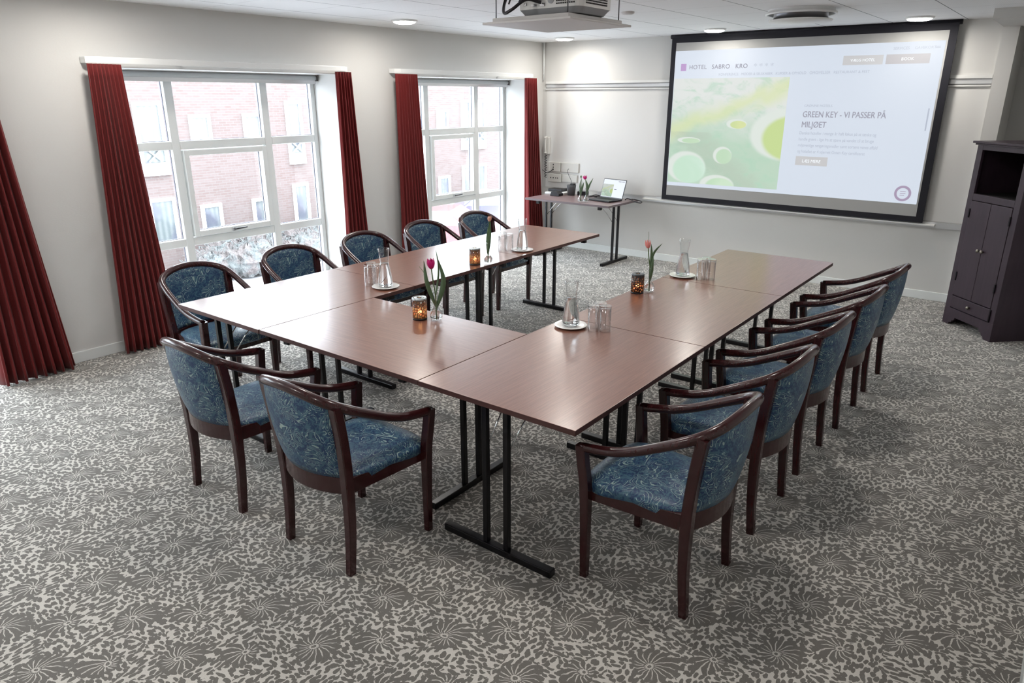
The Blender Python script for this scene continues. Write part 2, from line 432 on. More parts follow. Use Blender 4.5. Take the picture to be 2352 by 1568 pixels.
# ------------------------------------------------------------------ room shell
XR, YF, D = 5.95, -9.6, .42          # right wall, wall behind the camera, depth of window niches
OPEN = [(-8.45, -6.40), (-5.40, -3.35), (-2.38, -.35)]
ZT = 2.125
b = MB().box(-D - .02, XR + .1, YF - .1, .85, -.12, 0); struct(b.build('floor', 'carpet'))
b = MB().box(-.02, XR + .1, YF - .1, .85, H, H + .1); struct(b.build('ceiling', 'ceiling'))
b = MB()
ys = [YF - .1] + [v for o in OPEN for v in o] + [.0]
for i in range(0, len(ys), 2): b.box(-D, 0, ys[i], ys[i + 1], 0, H)
for a, c in OPEN: b.box(-D, 0, a, c, ZT, H)
struct(b.build('wall_left', 'wall'))
b = MB().box(-D, 5.08, 0, .12, 0, H); b.box(5.08, XR, .7, .85, 0, H); b.box(5.0, 5.08, .12, .85, 0, H)
struct(b.build('wall_back', 'wall')); struct(MB().box(4.955, 5.08, -.05, .0, 0, 2.5).build('trim_3', 'wall'))
b = MB().box(XR, XR + .1, YF - .1, .85, 0, H); struct(b.build('wall_right', 'wall'))
b = MB().box(-.02, XR, YF - .1, YF, 0, H); struct(b.build('wall_front', 'wall'))
b = MB().box(4.955, XR, -.85, .7, 2.5, H + .01); struct(b.build('trim_1', 'wall'))
b = MB()
for i in range(0, len(ys), 2): b.box(0, .014, ys[i], ys[i + 1] - (.0 if i < 6 else .014), 0, .085)
struct(b.build('baseboard_left', 'white', bevel=.004))
b = MB().box(0, 4.955, -.014, 0, 0, .085); struct(b.build('baseboard_back', 'white', bevel=.004))
b = MB().box(XR - .014, XR, YF, .7, 0, .085); struct(b.build('baseboard_right', 'white', bevel=.004))
# heating pipe in the corner
b = MB().tube([(.03, -.03, 2.13), (.03, -.03, H)], .011); struct(b.build('trim_2', 'white'))

# ------------------------------------------------------------------ windows
def make_window(n, y0, y1):
    w = struct(empty('window_%d' % n, (-D, y0, 0)))
    L = y1 - y0; fw = .075; X0, X1 = -.0, .065
    m1, m2 = .575, L - .575                              # mullion centres
    zs = (.06, .70, 1.53, 2.09)
    b = MB()
    b.box(X0, X1, 0, .05, 0, ZT); b.box(X0, X1, L - .05, L, 0, ZT); b.box(X0, X1, .05, L - .05, ZT - .075, ZT); b.box(X0, X1, .05, L - .05, 0, .08)
    for m in (m1, m2): b.box(X0, X1, m - fw / 2, m + fw / 2, .08, ZT - .075)
    for z in (.70, 1.53):
        for a, c in ((.05, m1 - fw / 2), (m1 + fw / 2, m2 - fw / 2), (m2 + fw / 2, L - .05)): b.box(X0, X1, a, c, z - .035, z + .035)
    b.build('window_frame', 'white', w, bevel=.006)
    # thin inner gasket lines and panes
    cols = ((.05, m1 - fw / 2), (m1 + fw / 2, m2 - fw / 2), (m2 + fw / 2, L - .05)); rows = ((.08, .665), (.735, 1.495), (1.565, ZT - .075))
    for ci, (a, c) in enumerate(cols):
        for ri, (z0, z1) in enumerate(rows):
            k = .0
            if ci == 1 and ri == 1:
                s = MB(); q = .055
                s.box(X0 + .0, X1 + .022, a + .008, a + q, z0 + .008, z1 - .008); s.box(X0, X1 + .022, c - q, c - .008, z0 + .008, z1 - .008)
                s.box(X0, X1 + .022, a + q, c - q, z0 + .008, z0 + q); s.box(X0, X1 + .022, a + q, c - q, z1 - q, z1 - .008)
                sash = s.build('sash', 'white', w, bevel=.004); k = q
                hm = MB(); yc = (a + c) / 2
                hm.box(X1 + .022, X1 + .034, yc - .045, yc - .015, z0 + .014, z0 + .045)
                hm.tube([(X1 + .04, yc - .03, z0 + .03), (X1 + .05, yc + .0, z0 + .034), (X1 + .05, yc + .09, z0 + .036)], .007, 8, mi=1)
                hm.build('window_handle', ('alu', 'dark_plastic'), sash)
            g = MB(); t_ = .004
            g.box(X0 + .012, X0 + .024, a + k, a + k + t_, z0 + k, z1 - k); g.box(X0 + .012, X0 + .024, c - k - t_, c - k, z0 + k, z1 - k)
            g.box(X0 + .012, X0 + .024, a + k, c - k, z0 + k, z0 + k + t_)
            g.build('gasket', 'gap', w)
            MB().box(X0 + .016, X0 + .022, a + k, c - k, z0 + k, z1 - k).build('pane', 'pane', w)
    return w
for i, (a, c) in enumerate(OPEN): make_window(i + 1, a, c)

# roller blinds rolled up at the top of each niche
def make_blind(y0, y1, label):
    r = empty('roller_blind', (-.30, (y0 + y1) / 2, ZT)); tag(r, label, 'blind', None)
    h = (y1 - y0) / 2 - .02
    MB().tube([(0, -h, -.030), (0, h, -.030)], .024, 20).build('fabric_roll', 'blind', r)
    MB().box(-.03, .03, -h, h, -.006, 0).build('cassette', 'alu_white', r)
    MB().box(-.006, .006, -h, h, -.085, -.045).build('bottom_bar', 'alu', r)
    MB().box(-.03, .03, h - .006, h + .008, -.06, -.006).build('end_bracket', 'rail_gap', r)
    MB().box(-.03, .03, -h - .008, -h + .006, -.06, -.006).build('end_bracket', 'rail_gap', r)
make_blind(*OPEN[1], 'grey roller blind rolled up at the top of the wider window nearer the camera')
make_blind(*OPEN[2], 'grey roller blind rolled up at the top of the far window beside the corner')

# curtain tracks
def make_track(y0, y1, label):
    r = empty('curtain_track', (0, (y0 + y1) / 2, 2.17)); tag(r, label, 'curtain track', None); h = (y1 - y0) / 2
    pts = [(.004, -h, 0), (.06, -h + .01, 0), (.095, -h + .07, 0)] + [(.1, -h + .12 + (2 * h - .24) * k / 8, 0) for k in range(9)] + [(.095, h - .07, 0), (.06, h - .01, 0), (.004, h, 0)]
    MB().tube(pts, .022, 8, sx=.25, sy=1., square=True).build('rail', 'track', r)
    for k in (-.45, -.15, .2, .5):
        MB().box(.0, .1, h * k - .012, h * k + .012, .012, .024).build('bracket', 'track', r)
make_track(-5.615, -3.262, 'white curved curtain track above the wide window nearer the camera')
make_track(-2.675, -.295, 'white curved curtain track above the far window by the corner')

# curtains
def make_curtain(yt0, yt1, yb0, yb1, label, seed, folds=8, xt=.1, xb=.115):
    rnd = random.Random(seed); ph = [rnd.uniform(-.6, .6) for _ in range(folds + 2)]; am = [rnd.uniform(.7, 1.2) for _ in range(folds + 2)]
    r = empty('curtain', (xt, (yb0 + yb1) / 2, 0)); tag(r, label, 'curtain', 'red floor length curtains')
    yc = (yb0 + yb1) / 2
    def fn(u, v):
        z = .015 + v * 2.128; e = (1 - v) ** 1.1
        y = (yt0 + (yt1 - yt0) * u) * (1 - e) + (yb0 + (yb1 - yb0) * u) * e
        f = u * folds; i = int(f); amp = (.024 + .032 * e) * (am[i] * (1 - (f - i)) + am[i + 1] * (f - i))
        a = 2 * PI * f + (ph[i] * (1 - (f - i)) + ph[i + 1] * (f - i)) + .25 * math.sin(3 * v + i)
        x = amp * math.sin(a) + (xb - xt) * e
        y += .010 * math.sin(2 * a) * (.4 + e)
        return (x, y - yc, z)
    MB().grid(fn, folds * 12, 26).build('drape', 'curtain', r, solid=.006)
make_curtain(-6.52, -6.23, -6.56, -6.08, 'red curtain at the left edge of the photo, bunched beside the hidden window', 1, 8)
make_curtain(-5.625, -5.385, -5.72, -5.27, 'red curtain hanging left of the wide window, its hem beside the bare baseboard', 2, 9, xb=.10)
make_curtain(-3.44, -3.255, -3.47, -3.17, 'red curtain hanging right of the wide window, behind the chair rows', 3, 6)
make_curtain(-2.685, -2.375, -2.72, -2.27, 'red curtain hanging left of the far narrow looking window', 4, 9)
make_curtain(-.515, -.285, -.47, -.115, 'red curtain in the room corner behind the small laptop table', 5, 7, xb=.10)

# ------------------------------------------------------------------ outside
GZ = -2.9
b = MB().box(-60, -D - .6, -50, 60, GZ - .3, GZ); struct(b.build('ground', 'ground'))
XF = -15.
bld = empty('brick_building', (XF, 5, GZ)); tag(bld, 'long pale red brick building across the yard with white framed windows', 'building')
MB().box(-6, 0, -35, 45, 0, 5.75).build('brick_wall', 'brick', bld)
MB().box(-6.1, .12, -35.1, 45.1, 5.75, 5.95).build('parapet', 'out_white', bld)
def outwin(yc, w, z0, z1, balcony=False):
    yc -= 5; z0 -= GZ; z1 -= GZ; b = MB(); fr = .095
    b.box(0, .07, yc - w / 2, yc - w / 2 + fr, z0, z1); b.box(0, .07, yc + w / 2 - fr, yc + w / 2, z0, z1)
    b.box(0, .07, yc - w / 2 + fr, yc + w / 2 - fr, z0, z0 + fr); b.box(0, .07, yc - w / 2 + fr, yc + w / 2 - fr, z1 - fr, z1)
    if balcony:
        zz = z0 + .72
        b.box(0, .07, yc - w / 2 + fr, yc + w / 2 - fr, zz, zz + .1)
        b.box(.07, .11, yc - w / 2 + .02, yc + w / 2 - .02, z0, z0 + .35)
        for sgn in (1, -1):
            b.tube([(.09, yc - sgn * .18, z0 + .38), (.09, yc + sgn * .18, z0 + .70)], .02, 6)
        b.box(.07, .1, yc - w / 2 + .02, yc + w / 2 - .02, zz - .04, zz)
    f = b.build('window', 'out_white', bld)
    MB().box(.005, .02, yc - w / 2 + fr, yc + w / 2 - fr, z0 + fr, z1 - fr).build('pane', 'out_glass', f)
for yc in (-9.6, -7.8, -1.1, .5 - 7.5, 3.54, 5.28, 12.1, 13.88, 22., 24.):
    outwin(yc, .66, .69, 1.44); outwin(yc, .68, -2.03, -1.16)
for yc, w in ((-4.6, .62), (2.05, .80), (6.82, .62), (9.2, .62), (15.3, .6), (16.25, .6), (20., .62)):
    outwin(yc, w, -.19, 1.8, True); outwin(yc, w, -2.15, -.83)
def hedge(y0, y1, x, h, label, seed):
    rnd = random.Random(seed); b = MB()
    nb = int((y1 - y0) / .3)
    for i in range(nb):
        yy = y0 + (y1 - y0) * (i + .5) / nb; rr = rnd.uniform(.38, .6) * h; xx = x + rnd.uniform(-.3, .3); zc = rr * rnd.uniform(.55, 1.1)
        ns, nr = 24, 14; vs, fs = [], []
        for j in range(nr + 1):
            for k in range(ns):
                th = PI * j / nr; a = 2 * PI * k / ns; q = rr * rnd.uniform(.82, 1.08)
                vs.append((xx + q * math.sin(th) * math.cos(a), yy + q * math.sin(th) * math.sin(a), max(0, zc + q * math.cos(th))))
        for j in range(nr):
            for k in range(ns): fs.append((j * ns + k, j * ns + (k + 1) % ns, (j + 1) * ns + (k + 1) % ns, (j + 1) * ns + k))
        b.add(vs, fs)
        for _ in range(22):
            a = rnd.uniform(0, 2 * PI); e = rnd.uniform(.1, 1.2); l = rr * rnd.uniform(1.1, 1.5)
            p = Vector((xx, yy, zc)); d = Vector((math.cos(a) * math.cos(e), math.sin(a) * math.cos(e), math.sin(e)))
            b.tube([p + d * rr * .7, p + d * l], .014, 4)
    o = b.build('hedge', 'bush'); o.location = (0, 0, GZ); tag(o, label, 'hedge'); return o
hedge(2.2, 7.6, -13.9, .85, 'reddish winter hedge at the foot of the brick building', 3)
hedge(1.4, 5.6, -12.4, .9, 'brown and grey twiggy hedge standing out in the yard, seen through the wide window', 4)
def car(loc, rz, paint, label):
    r = empty('parked_car', loc, rz); tag(r, label, 'car')
    body = [(-2.1, .35), (-2.15, .75), (-1.9, .9), (-1.1, .98), (-.55, 1.42), (.75, 1.45), (1.5, 1.0), (2.05, .88), (2.15, .5), (2.1, .3), (1.75, .28), (1.6, .55), (1.15, .55), (1.0, .28), (-1.0, .28), (-1.15, .55), (-1.6, .55), (-1.75, .3)]
    MB().prism(body, -.82, .82).build('body', paint, r, bevel=.08)
    for sd in (-.83, .81): MB().prism([(-.95, 1.0), (-.5, 1.36), (.7, 1.38), (1.25, 1.0)], sd, sd + .02).build('side_window', 'car_glass', r)
    MB().prism([(-1.06, 1.0), (-.56, 1.40), (-.58, 1.42), (-1.10, 1.02)], -.7, .7).build('windscreen', 'car_glass', r)
    for x in (-1.37, 1.37):
        for y in (-.78, .78):
            MB().tube([(x, y - .1, .31), (x, y + .1, .31)], .31, 20).build('wheel', 'tyre', r)
car((-10.6, 8.7, GZ), .5, 'car_red', 'red parked car outside, seen low through the far window')
car((-11.8, 13.2, GZ), .7, 'car_blue', 'bluish parked car outside, behind the red one')

# ------------------------------------------------------------------ tables
PSI, AX, AY, TZ = .0126, 1.590, -5.970, .731
def tp(u, v):
    c, s = math.cos(PSI), math.sin(PSI); return (AX + c * u - s * v, AY + s * u + c * v)
def table_empty(label, group='rectangular folding tables in a U'):
    r = empty('folding_table'); tag(r, label, 'table', group); return r
def make_table(label, wx, ly, frames, top='top', edge='edge', cat_loc=(0, 0), rz=0.):
    """local: x = short side, y = long side"""
    r = table_empty(label); r.location = (*cat_loc, 0); r.rotation_euler = (0, 0, rz)
    MB().box(-wx / 2 + .002, wx / 2 - .002, -ly / 2 + .002, ly / 2 - .002, TZ - .024, TZ, 1, top_mi=0).build('tabletop', (top, edge), r, bevel=.0015)
    for sgn, fy in frames:
        f = MB().box(-.30, .30, -.02, .02, 0, .034).build('leg_frame', 'black_metal', r, loc=(0, fy, 0), bevel=.004)
        for x in (-.057, .057): MB().box(x - .0125, x + .0125, -.0125, .0125, .034, TZ - .03).build('upright', 'black_metal', f, bevel=.002)
        MB().box(-.14, .14, -.025, .025, TZ - .03, TZ - .024).build('mounting_plate', 'black_metal', f)
        for x in (-.057, .057):
            MB().tube([(x, .014 * sgn, .50), (x * 1.1, .10 * sgn, .60), (x * 1.35, .205 * sgn, TZ - .035), (x * 1.35, .22 * sgn, TZ - .025)], .0035, 6).build('brace', 'chrome', f)
    for x in (-wx / 2 + .07, wx / 2 - .07):
        for y in (-ly / 2 + .16, ly / 2 - .16):
            MB().box(x - .02, x + .02, y - .02, y + .02, TZ - .066, TZ - .024).build('bumper_block', 'rubber', r, bevel=.003)
    return r
w, m, L, LL = .8312, 1.1966, 3.6283 / 3, 3.5842 / 3
rt = 1.5 * w + m
fr_near = lambda Lq, a, c: [(1, -Lq / 2 + a), (-1, Lq / 2 - c)]
make_table('brown table at the near right corner, its two front corners pointing at the camera', w, L, fr_near(L, .04, .13), cat_loc=tp(rt, L / 2), rz=PSI)
make_table('brown table in the middle of the right row, candle holder and pink tulip on it', w, L, fr_near(L, .03, .17), cat_loc=tp(rt, 1.5 * L), rz=PSI)
make_table('brown table at the far end of the right row, bare top toward the screen', w, L, fr_near(L, .03, .20), cat_loc=tp(rt, 2.5 * L), rz=PSI)
make_table('brown table at the near left corner by the window, white glare on its top', w, LL, fr_near(LL, .04, .13), cat_loc=tp(w / 2, LL / 2), rz=PSI)
make_table('brown table in the middle of the left row with a lit amber candle holder', w, LL, fr_near(LL, .04, .13), cat_loc=tp(w / 2, 1.5 * LL), rz=PSI)
make_table('brown table at the far end of the left row, one corner near the laptop table', w, LL, fr_near(LL, .04, .20), cat_loc=tp(w / 2, 2.5 * LL), rz=PSI)
make_table('brown table joining the two rows at the near end, magenta tulip on it', w - .006, m, fr_near(m, .05, .05), cat_loc=tp(w + m / 2, w / 2), rz=PSI + PI / 2)
st = make_table('small grey brown folding table in the corner carrying the laptop', .70, 1.21, fr_near(1.21, .10, .12), 'slate_top', 'grey_edge', (.935, -.465), PI / 2)
del st['group']; st['label'] = 'small grey brown folding table in the corner carrying the laptop'

# ------------------------------------------------------------------ chairs
HALF = [(.245, .245, .602), (.249, .165, .614), (.252, .085, .631), (.252, .0, .662), (.249, -.085, .703), (.243, -.17, .746), (.226, -.243, .786), (.178, -.290, .816), (.095, -.315, .838), (0, -.322, .846)]
RAIL = catmull([(-x, y, z) for x, y, z in HALF] + [(x, y, z) for x, y, z in reversed(HALF[:-1])], 5)
def seat_mb():
    n, rings = 64, 12; b = MB(); vs, fs = [], []
    def ring(s, z_of, shrink=1.):
        for k in range(n):
            a = 2 * PI * k / n; cx = math.copysign(abs(math.cos(a)) ** .38, math.cos(a)); cy = math.copysign(abs(math.sin(a)) ** .38, math.sin(a))
            y = .02 + cy * .232 * s * shrink; hw = .206 + .030 * (cy + 1) / 2
            if cy > .75: y += .012 * (1 - cx * cx) * s
            x = cx * hw * s * shrink; vs.append((x, y, z_of(cx, cy)))
    vs.append((0, .02, .478))
    for i in range(1, rings + 1):
        s = i / rings; ring(s, lambda cx, cy, s=s: .478 - .026 * s ** 5 - .006 * s * s)
    ring(1.0, lambda cx, cy: .437, 1.012)
    ring(1.0, lambda cx, cy: .410 + .011 * math.cos(cy * 4.0) * abs(cx) ** 4, 1.005)
    ring(1.0, lambda cx, cy: .404 + .010 * math.cos(cy * 4.0) * abs(cx) ** 4, .97)
    for k in range(n): fs.append((0, 1 + k, 1 + (k + 1) % n))
    for i in range(rings + 2):
        for k in range(n): a = 1 + i * n; fs.append((a + k, a + n + k, a + n + (k + 1) % n, a + (k + 1) % n))
    fs.append(tuple(1 + (rings + 2) * n + k for k in range(n)))
    return b.add(vs, fs, 0, True)
def back_mb():
    b = MB()
    def surf(off):
        def fn(u, v):
            q = 2 * u - 1; xb, yb, zb = .203 * q, -.212 - .058 * (1 - q * q), .452
            i = max(0, min(len(RAIL) - 1, 0))
            # rail position at this q (rail x spans posts at +-.235)
            xt = .214 * q; cand = [p for p in RAIL if p.y < -.16]
            j = min(range(len(cand)), key=lambda k: abs(cand[k].x - xt)); 
            j2 = min(len(cand) - 1, j + 1) if cand[j].x < xt else max(0, j - 1); d = cand[j2].x - cand[j].x
            tt = 0 if abs(d) < 1e-6 else (xt - cand[j].x) / d; pt = cand[j].lerp(cand[j2], max(0, min(1, tt)))
            yt, zt = pt.y + .004, pt.z - .008
            puff = (1 - q ** 6) * (1 - (2 * v - 1) ** 6)
            return (xb + (xt - xb) * v, yb + (yt - yb) * v - .012 * math.sin(PI * v) + off * (.008 + .010 * puff), zb + (zt - zb) * v)
        return fn
    nu, nv = 26, 14
    b.grid(surf(1.), nu, nv); b.grid(surf(-.7), nu, nv)
    N = (nu + 1) * (nv + 1); rim = [i for i in range(nu + 1)] + [j * (nu + 1) + nu for j in range(1, nv + 1)] + [nv * (nu + 1) + i for i in range(nu - 1, -1, -1)] + [j * (nu + 1) for j in range(nv - 1, 0, -1)]
    for a, c in zip(rim, rim[1:] + rim[:1]): b.f.append((a, c, c + N, a + N)); b.mi.append(0); b.sm.append(False)
    return b
def frame_mb():
    b = MB()
    for s in (-1, 1):
        b.add([(s * .222, .20, .36), (s * .20, .20, .36), (s * .222, .20, .418), (s * .20, .20, .418), (s * .212, -.20, .37), (s * .190, -.20, .37), (s * .212, -.20, .440), (s * .190, -.20, .440)],
              [(0, 1, 3, 2), (4, 6, 7, 5), (0, 2, 6, 4), (1, 5, 7, 3), (2, 3, 7, 6), (0, 4, 5, 1)])
    b.box(-.222, .222, .200, .222, .362, .418)
    def fn(o, z): return lambda q: (.208 * q, -.205 - .060 * (1 - q * q) + o, z)
    n = 14; vs = []
    for o, z in ((-.012, .378), (.010, .378), (.010, .454), (-.012, .454)): vs += [fn(o, z)(2 * i / n - 1) for i in range(n + 1)]
    fs = [(k * (n + 1) + i, k * (n + 1) + i + 1, ((k + 1) % 4) * (n + 1) + i + 1, ((k + 1) % 4) * (n + 1) + i) for k in range(4) for i in range(n)]
    return b.add(vs, fs, 0, False)
def make_chair():
    r = empty('armchair')
    seat_mb().build('seat', 'fabric', r); back_mb().build('backrest', 'fabric', r)
    MB().tube(RAIL, [.0195 + .0015 * max(0, min(1, (-p.y) / .25)) for p in RAIL], 16, sx=1.0, sy=1.0).build('arm_rail', 'wood', r)
    for s in (-1, 1):
        MB().tube(catmull([(s * .236, .215, 0), (s * .236, .218, .25), (s * .237, .224, .43), (s * .243, .236, .54), (s * .245, .243, .612)], 4), [.0155 + .0055 * min(1, i / 7) for i in range(17)], 8, square=True).build('leg', 'wood', r)
        MB().tube(catmull([(s * .212, -.228, 0), (s * .213, -.212, .22), (s * .216, -.212, .44), (s * .226, -.228, .62), (s * .229, -.250, .785)], 4), [.0165 + .0050 * min(1, i / 7) for i in range(17)], 8, square=True).build('leg', 'wood', r)
    frame_mb().build('seat_frame', 'wood', r, bevel=.002)
    return r
proto = make_chair()
SL, SR = -PI / 2, PI / 2        # facing +x (window side row), facing -x (right row)
chairs = [
 (2.64, -6.19, 0, 'blue armchair in front of the tables, the left of the two seen from behind', 'armchairs at the near end'),
 (3.435, -6.18, 0, 'blue armchair in front of the tables, the right of the two seen from behind', 'armchairs at the near end'),
 (4.645, -5.565, SR, 'blue armchair at the near end of the right row, nearest the camera', 'armchairs along the right row'),
 (4.645, -4.85, SR, 'blue armchair in the right row, second from the camera', 'armchairs along the right row'),
 (4.635, -4.16, SR, 'blue armchair in the middle of the right row of five', 'armchairs along the right row'),
 (4.645, -3.435, SR, 'blue armchair in the right row, fourth from the camera', 'armchairs along the right row'),
 (4.635, -2.71, SR, 'blue armchair at the far end of the right row, nearest the screen', 'armchairs along the right row'),
 (1.44, -5.63, SL, 'blue armchair on the window side at the near left table corner, beside the curtain', 'armchairs on the window side'),
 (1.43, -4.87, SL, 'blue armchair on the window side before the wide window, second from the near corner', 'armchairs on the window side'),
 (1.43, -4.14, SL, 'blue armchair on the window side in front of the second curtain, the middle of five', 'armchairs on the window side'),
 (1.42, -3.43, SL, 'blue armchair on the window side below the left edge of the far window', 'armchairs on the window side'),
 (1.42, -2.71, SL, 'blue armchair on the window side farthest from the camera, behind the pale tulip', 'armchairs on the window side')]
for i, (x, y, rz, lab, grp) in enumerate(chairs):
    o = proto if i == 0 else copy_tree(proto)
    o.location = (x, y, 0); o.rotation_euler = (0, 0, rz); tag(o, lab, 'chair', grp)

# ------------------------------------------------------------------ tableware
def saucer(x, y, label):
    b = MB().lathe([(.040, 0), (.055, .002), (.089, .010), (.090, .012), (.087, .0125), (.055, .006), (.0, .005)], n=48, cap1=False)
    o = b.build('saucer', 'china'); o.location = (x, y, TZ + .0005); tag(o, label, 'saucer', 'white saucers under the carafes')
def carafe(x, y, label):
    r = empty('water_carafe', (x, y, TZ + .0062)); tag(r, label, 'carafe', 'water carafes on the tables')
    out = [(.042, 0), (.048, .004), (.0485, .02), (.045, .06), (.039, .10), (.031, .14), (.0275, .165), (.0285, .18), (.032, .205), (.0355, .232), (.0375, .255)]
    inn = [(q - .002, z) for q, z in reversed(out[1:])]; inn[-1] = (.044, .009)
    MB().lathe(out + inn + [(.0, .008)], n=40, cap0=True, cap1=False).build('bottle_glass', 'glass', r)
    MB().lathe([(.0, .0095), (.042, .0095), (.0455, .02), (.0425, .06), (.0365, .10), (.0287, .14), (.0258, .158), (.0, .158)], n=40, cap0=False, cap1=False).build('water', 'water', r)
def tumbler(x, y, label, group):
    R_, h = .0305, .142
    b = MB().lathe([(R_ - .0015, h), (R_, h - .003), (R_, .002), (R_ - .001, 0), (R_ - .002, .002), (R_ - .002, h - .018), (0, h - .016)], n=32, cap0=True, cap1=False)
    o = b.build('drinking_glass', 'amber_glass'); o.location = (x, y, TZ + .0005); tag(o, label, 'glass', group)
def vase(x, y, label, group='bud vases on the tables', z=TZ):
    out = [(.022, 0), (.030, .004), (.035, .02), (.034, .038), (.023, .058), (.0125, .078), (.0105, .10), (.012, .135), (.0165, .165)]
    inn = [(q - .0018, z_) for q, z_ in reversed(out[1:])]; inn[-1] = (.027, .012)
    r = empty('bud_vase', (x, y, z + .0005)); tag(r, label, 'vase', group)
    MB().lathe(out + inn + [(0, .010)], n=32, cap1=False).build('vase_glass', 'glass', r)
    MB().lathe([(0, .0125), (.0285, .0125), (.0325, .02), (.0315, .037), (.0205, .056), (0, .058)], n=32, cap0=False, cap1=False).build('water', 'water', r)
def leaf_mb(b, base, mid, tip, wid, n=10):
    P = catmull([base, mid, tip], n // 2); P = P[:n + 1]; m_ = len(P); side = (Vector(tip) - Vector(base)).cross(Vector((.6, -.7, .1))).normalized()
    vs = []
    nrm = side.cross((Vector(tip) - Vector(base)).normalized())
    for i, p in enumerate(P):
        t = i / (m_ - 1); ww = wid * (math.sin(PI * min(1, t * .93 + .07)) ** .8) * (1 - .3 * t)
        vs += [p - side * ww, p + nrm * ww * .35, p + side * ww]
    fs = []
    for i in range(m_ - 1):
        for k in range(2): fs.append((3 * i + k, 3 * i + k + 1, 3 * i + 4 + k, 3 * i + 3 + k))
    b.add(vs, fs, 0, True)
def tulip(x, y, label, petal, stem, leaves, bloom_r=.021, bloom_h=.055, z=TZ, twig=None, group='single tulips in the vases'):
    """stem: points from vase floor up; offsets in metres"""
    r = empty('tulip', (x, y, z + .014)); tag(r, label, 'flower', group)
    P = catmull(stem, 5); MB().tube(P, [.0032] * len(P), 8).build('stem', 'stem', r)
    top = Vector(stem[-1]); d = (Vector(stem[-1]) - Vector(stem[-2])).normalized()
    b = MB(); Q = Vector((0, 0, 1)).rotation_difference(d).to_matrix()
    for k in range(6):
        a0 = PI / 3 * k; rr = bloom_r * (1. if k % 2 else .9)
        def fn(u, v, a0=a0, rr=rr):
            w_ = (math.sin(PI * min(.97, v * .9 + .12)) ** .6) * .62
            a = a0 + (u - .5) * 2 * w_; R_ = rr * (math.sin(PI * (v * .70 + .06)) ** .6) * 1.05
            return tuple(top + Q @ Vector((R_ * math.cos(a), R_ * math.sin(a), bloom_h * v * (1.05 - .2 * abs(u - .5)) - .003)))
        b.grid(fn, 6, 8)
    b.build('bloom', petal, r, solid=.0012)
    for L_ in leaves:
        b = MB(); leaf_mb(b, *L_); b.build('leaf', 'leaf', r, solid=.001)
    if twig:
        MB().tube(catmull(twig, 4), .0012, 6).build('twig', 'stem', r)
rx, ry = _r.x, _r.y              # leaves are spread along the direction (rx, ry)
def sd(s, z, d=0.): return (rx * s + ry * -d * 0 , ry * s, z) if d == 0 else (rx * s - ry * d, ry * s + rx * d, z)
def lantern(x, y, label, dark):
    r = empty('candle_holder', (x, y, TZ + .0005)); tag(r, label, 'candle holder', 'patterned tealight holders')
    R_ = .040; h = .122
    MB().lathe([(R_, .004), (R_, h)], n=48, cap0=False, cap1=False).build('glass_shell', 'lantern_dark' if dark else 'lantern_amber', r, solid=.0025)
    MB().lathe([(0, 0), (R_ + .001, 0), (R_ + .001, .010)], n=48, cap0=False, cap1=False).build('base_ring', 'dark_plastic', r, solid=.001)
    MB().lathe([(R_ + .0015, h - .006), (R_ + .0015, h + .002), (R_, h + .004), (.015, h + .004), (.015, h + .001), (R_ - .001, h), (R_ + .001, h - .006)], n=48, cap0=False, cap1=False).build('lid', 'dark_lid' if dark else 'lid', r)
    MB().lathe([(.019, .011), (.019, .026), (0, .026)], n=24, cap1=False).build('tealight', 'wax', r)
    d = bpy.data.lights.new('candle_light', 'POINT'); d.energy = .05; d.color = (1., .66, .36); d.shadow_soft_size = .012
    o = bpy.data.objects.new('candle_light', d); C.objects.link(o); o.parent = r; o.location = (0, 0, .07)
    MB().lathe([(0, .030), (.009, .036), (.011, .044), (.007, .054), (0, .060)], n=14, cap0=False, cap1=False).build('flame', 'flame', r)

saucer(2.285, -4.915, 'white saucer under the carafe on the left table nearest the camera')
carafe(2.285, -4.915, 'water carafe on the left row, nearer one, in front of the second curtain')
saucer(2.27, -3.41, 'white saucer under the carafe at the far end of the left row')
carafe(2.27, -3.41, 'water carafe at the far end of the left row, by the pale tulip')
saucer(3.715, -4.865, 'white saucer under the carafe at the inner corner of the right row')
carafe(3.715, -4.865, 'water carafe on the near right table, at the inner corner of the U')
saucer(3.69, -3.42, 'white saucer under the carafe on the middle right table')
carafe(3.69, -3.42, 'water carafe on the right row, farther one, with the pale wall behind')
for dx, dy in ((0, 0), (-.035, .055), (.036, .05)):
    tumbler(2.185 + dx - .025, -4.945 + dy, 'upturned drinking glass in the trio left of the nearer left carafe', 'three glasses on the near left table')
for dx, dy in ((0, 0), (-.035, .055), (.04, .048)):
    tumbler(2.155 + dx, -3.53 + dy, 'upturned drinking glass in the trio beside the far left carafe', 'three glasses on the far left table')
for x, y in ((3.850, -4.85), (3.905, -4.82), (3.855, -4.785)):
    tumbler(x, y, 'upturned drinking glass in the trio on the near right table', 'three glasses on the near right table')
for x, y in ((3.825, -3.42), (3.88, -3.385), (3.83, -3.355)):
    tumbler(x, y, 'upturned drinking glass in the trio on the middle right table', 'three glasses on the middle right table')
lantern(2.965, -5.275, 'amber mosaic candle holder beside the magenta tulip on the near table', False)
lantern(2.30, -4.035, 'amber patterned candle holder on the left row beside the pale tulip', False)
lantern(3.655, -4.008, 'dark pierced candle holder with a bright flame on the right row', True)
vase(3.055, -5.235, 'clear glass bud vase holding the magenta tulip')
